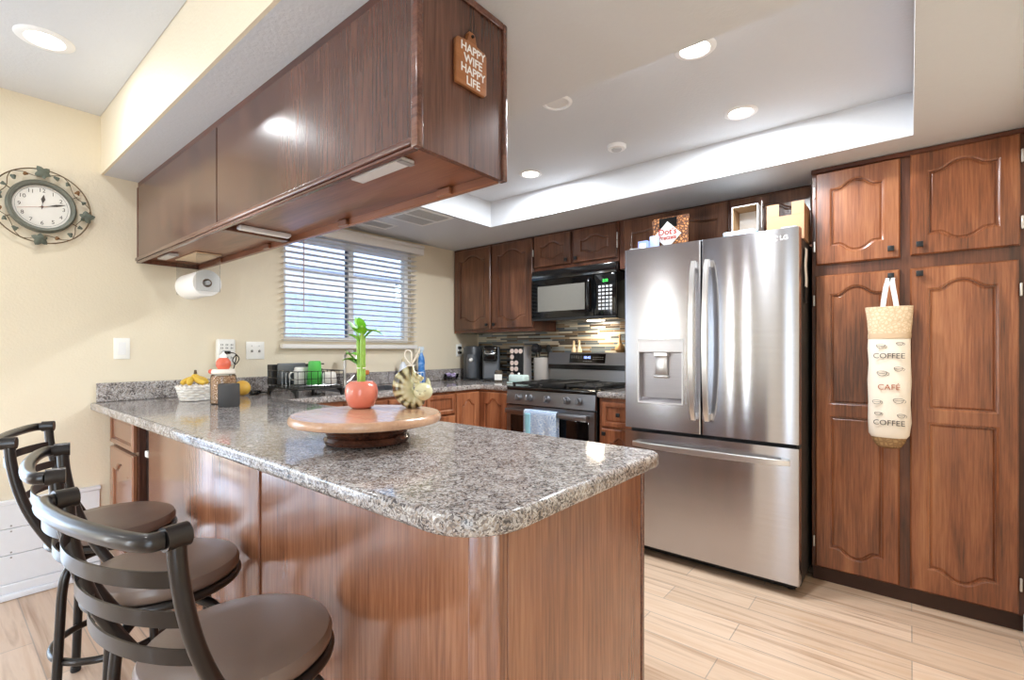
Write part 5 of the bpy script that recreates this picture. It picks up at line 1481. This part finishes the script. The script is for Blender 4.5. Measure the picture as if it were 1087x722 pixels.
arcp = [(0.016, 0, 0.020), (-0.006, 0, 0.024), (-0.026, 0, 0.042), (-0.034, 0, 0.066), (-0.028, 0, 0.092), (-0.016, 0, 0.115), (-0.006, 0, 0.135)]
P = bez(arcp, 6)
rad = [0.016 + 0.018*math.sin(PI*(0.12 + 0.70*i/(len(P)-1))) for i in range(len(P))]
for i in range(len(P)):
    t = i/(len(P)-1)
    if t > 0.7: rad[i] = 0.026*max(0.0, 1 - (t - 0.7)/0.3)**0.8 + 0.006
q = MB(); q.tube(P, rad, 18); q.ell((0.012, 0, 0.022), (0.026, 0.026, 0.021), 20, 12)
q.build('body', M_cat, cf)
q = MB(); q.ell((0.036, -0.016, 0.054), (0.031, 0.029, 0.029), 24, 16)
q.ell((0.032, -0.040, 0.046), (0.014, 0.011, 0.011), 16, 10)
hdo = q.build('head', M_pale, cf)
for dx in (0.016, 0.05):
    q = MB()
    q.rings([[Vector((dx + (0.011 - 0.0) * math.cos(2*PI*k/10)*s, -0.010 + 0.006*math.sin(2*PI*k/10)*s, z)) for k in range(10)] for s, z in ((1, 0.070), (0.7, 0.086), (0.1, 0.099))])
    q.build('ear', M_pale, hdo)
q = MB()
for dx in (0.022, 0.046): q.tube([(dx - 0.004, -0.0425, 0.060), (dx, -0.0440, 0.058), (dx + 0.004, -0.0425, 0.059)], 0.0008, 6)
q.ell((0.032, -0.0505, 0.049), (0.002, 0.0015, 0.0015), 10, 8)
q.build('face', M_ink, hdo)
for dx, dz in ((0.0, 0.0), (0.014, 0.006)):
    MB().tube(bez([(0.020 + dx, -0.02, 0.088 + dz), (0.006 + dx, -0.026, 0.098 + dz), (-0.002 + dx*0.5, -0.018, 0.118), (0.0, -0.008, 0.134)], 6), [0.009]*6 + [0.007]*6 + [0.005]*7, 12).build('paw', M_cat, cf)
MB().tube(bez([(0.03, 0.01, 0.016), (0.0, -0.024, 0.013), (-0.02, -0.03, 0.018), (-0.034, -0.026, 0.036)], 6), 0.008, 10).build('tail', M_cat, cf)
q = MB()
q.tube([(0.010*math.cos(2*PI*k/16) - 0.005, 0.010*math.sin(2*PI*k/16), 0.138) for k in range(16)], 0.0025, 6, closed=True)
q.tube(bez([(-0.005, 0, 0.138), (-0.026, 0.0, 0.168), (-0.022, 0.0, 0.188), (-0.006, 0.0, 0.182), (-0.003, 0, 0.150), (0.014, 0, 0.178)], 7), 0.0024, 8)
q.tube(bez([(-0.005, 0, 0.140), (0.012, 0, 0.166), (0.022, 0, 0.196)], 7), 0.0022, 8)
q.build('cord', plain('cord_white', (236, 228, 214), 0.7), cf)

# ------------------------------------------------------------------ bar stools (back toward local -y)
def make_stool(label, loc, rz):
    t = thing('bar_stool', label, 'bar stool', loc, rz, 'bar stools at the peninsula')
    zs = 0.60
    MB().lathe([(0.001, zs - 0.05), (0.172, zs - 0.05), (0.181, zs - 0.040), (0.182, zs - 0.026), (0.176, zs - 0.012), (0.155, zs - 0.003), (0.10, zs), (0.001, zs + 0.001)], n=64).build('seat', M_leather, t)
    q = MB().tube([(0.176*math.cos(2*PI*k/56), 0.176*math.sin(2*PI*k/56), zs - 0.062) for k in range(56)], 0.0115, 12, closed=True)
    q.lathe([(0.001, zs - 0.062), (0.172, zs - 0.062), (0.172, zs - 0.056), (0.001, zs - 0.056)], n=40)
    q.build('seat_ring', M_stool, t)
    q = MB().cyl((0, 0, zs - 0.10), (0, 0, zs - 0.063), 0.075, n=32)
    q.build('swivel', M_bmatte, t)
    for k in range(4):
        a = R(45 + 90*k); c, s = math.cos(a), math.sin(a)
        pts = bez([(0.03*c, 0.03*s, zs - 0.112), (0.10*c, 0.10*s, zs - 0.114), (0.150*c, 0.150*s, zs - 0.14), (0.166*c, 0.166*s, zs - 0.20), (0.174*c, 0.174*s, 0.28), (0.188*c, 0.188*s, 0.012)], 7)
        lg_ = MB().tube(pts, 0.0135, 14).build('leg', M_stool, t)
        MB().lathe([(0.001, 0.0), (0.014, 0.0), (0.016, 0.004), (0.015, 0.02), (0.001, 0.02)], (0.1885*c, 0.1885*s, 0), 16).build('foot', M_bmatte, lg_)
    q = MB().tube([(0.168*math.cos(2*PI*k/56), 0.168*math.sin(2*PI*k/56), 0.17) for k in range(56)], 0.0115, 12, closed=True)
    q.build('foot_ring', M_stool, t)
    # back: two posts, top rail, three bands
    post = lambda sx: bez([(sx*0.150, -0.085, zs - 0.068), (sx*0.178, -0.115, zs - 0.04), (sx*0.188, -0.158, zs + 0.04), (sx*0.192, -0.187, zs + 0.11), (sx*0.194, -0.206, zs + 0.18), (sx*0.195, -0.218, zs + 0.25), (sx*0.195, -0.222, zs + 0.302)], 6)
    for sx_ in (-1, 1):
        q = MB().tube(post(sx_), 0.0135, 14)
        q.cyl((sx_*0.195, -0.206, zs + 0.309), (sx_*0.195, -0.240, zs + 0.309), 0.0185, n=20)
        q.build('back_post', M_stool, t)
    rail = bez([(-0.195, -0.238, zs + 0.309), (-0.184, -0.258, zs + 0.309), (-0.12, -0.272, zs + 0.309), (0, -0.279, zs + 0.309), (0.12, -0.272, zs + 0.309), (0.184, -0.258, zs + 0.309), (0.195, -0.238, zs + 0.309)], 8)
    MB().tube(rail, 0.0140, 14).build('top_rail', M_stool, t)
    for z in (0.24, 0.17, 0.10):
        f_ = z/0.325
        xp_ = 0.188 + 0.004*f_
        yp_ = -0.150 - 0.27*(z - 0.0)
        q = MB(); rs = []
        for i in range(25):
            u = -1 + 2*i/24
            x = xp_*u; y = yp_ - 0.058*max(0.0, 1 - u*u)**0.8
            nx, ny = (u*0.9, -0.6); l_ = math.hypot(nx, ny); nx, ny = nx/l_*0.0018, ny/l_*0.0018
            rs.append([(x - nx, y - ny, zs + z - 0.013), (x + nx, y + ny, zs + z - 0.013), (x + nx, y + ny, zs + z + 0.013), (x - nx, y - ny, zs + z + 0.013)])
        q.rings(rs); q.build('back_band', M_stool, t)
    return t
bs_ = make_stool('bar stool with curved metal back, nearest the camera of the three', (2.239, -0.613, 0.0), R(10.7))
dup(bs_, (1.698, -0.602, 0.0), R(-9.1), 'middle one of the three bar stools along the peninsula')
dup(bs_, (1.112, -0.603, 0.0), R(-19.4), 'bar stool nearest the beige wall, farthest of the three')
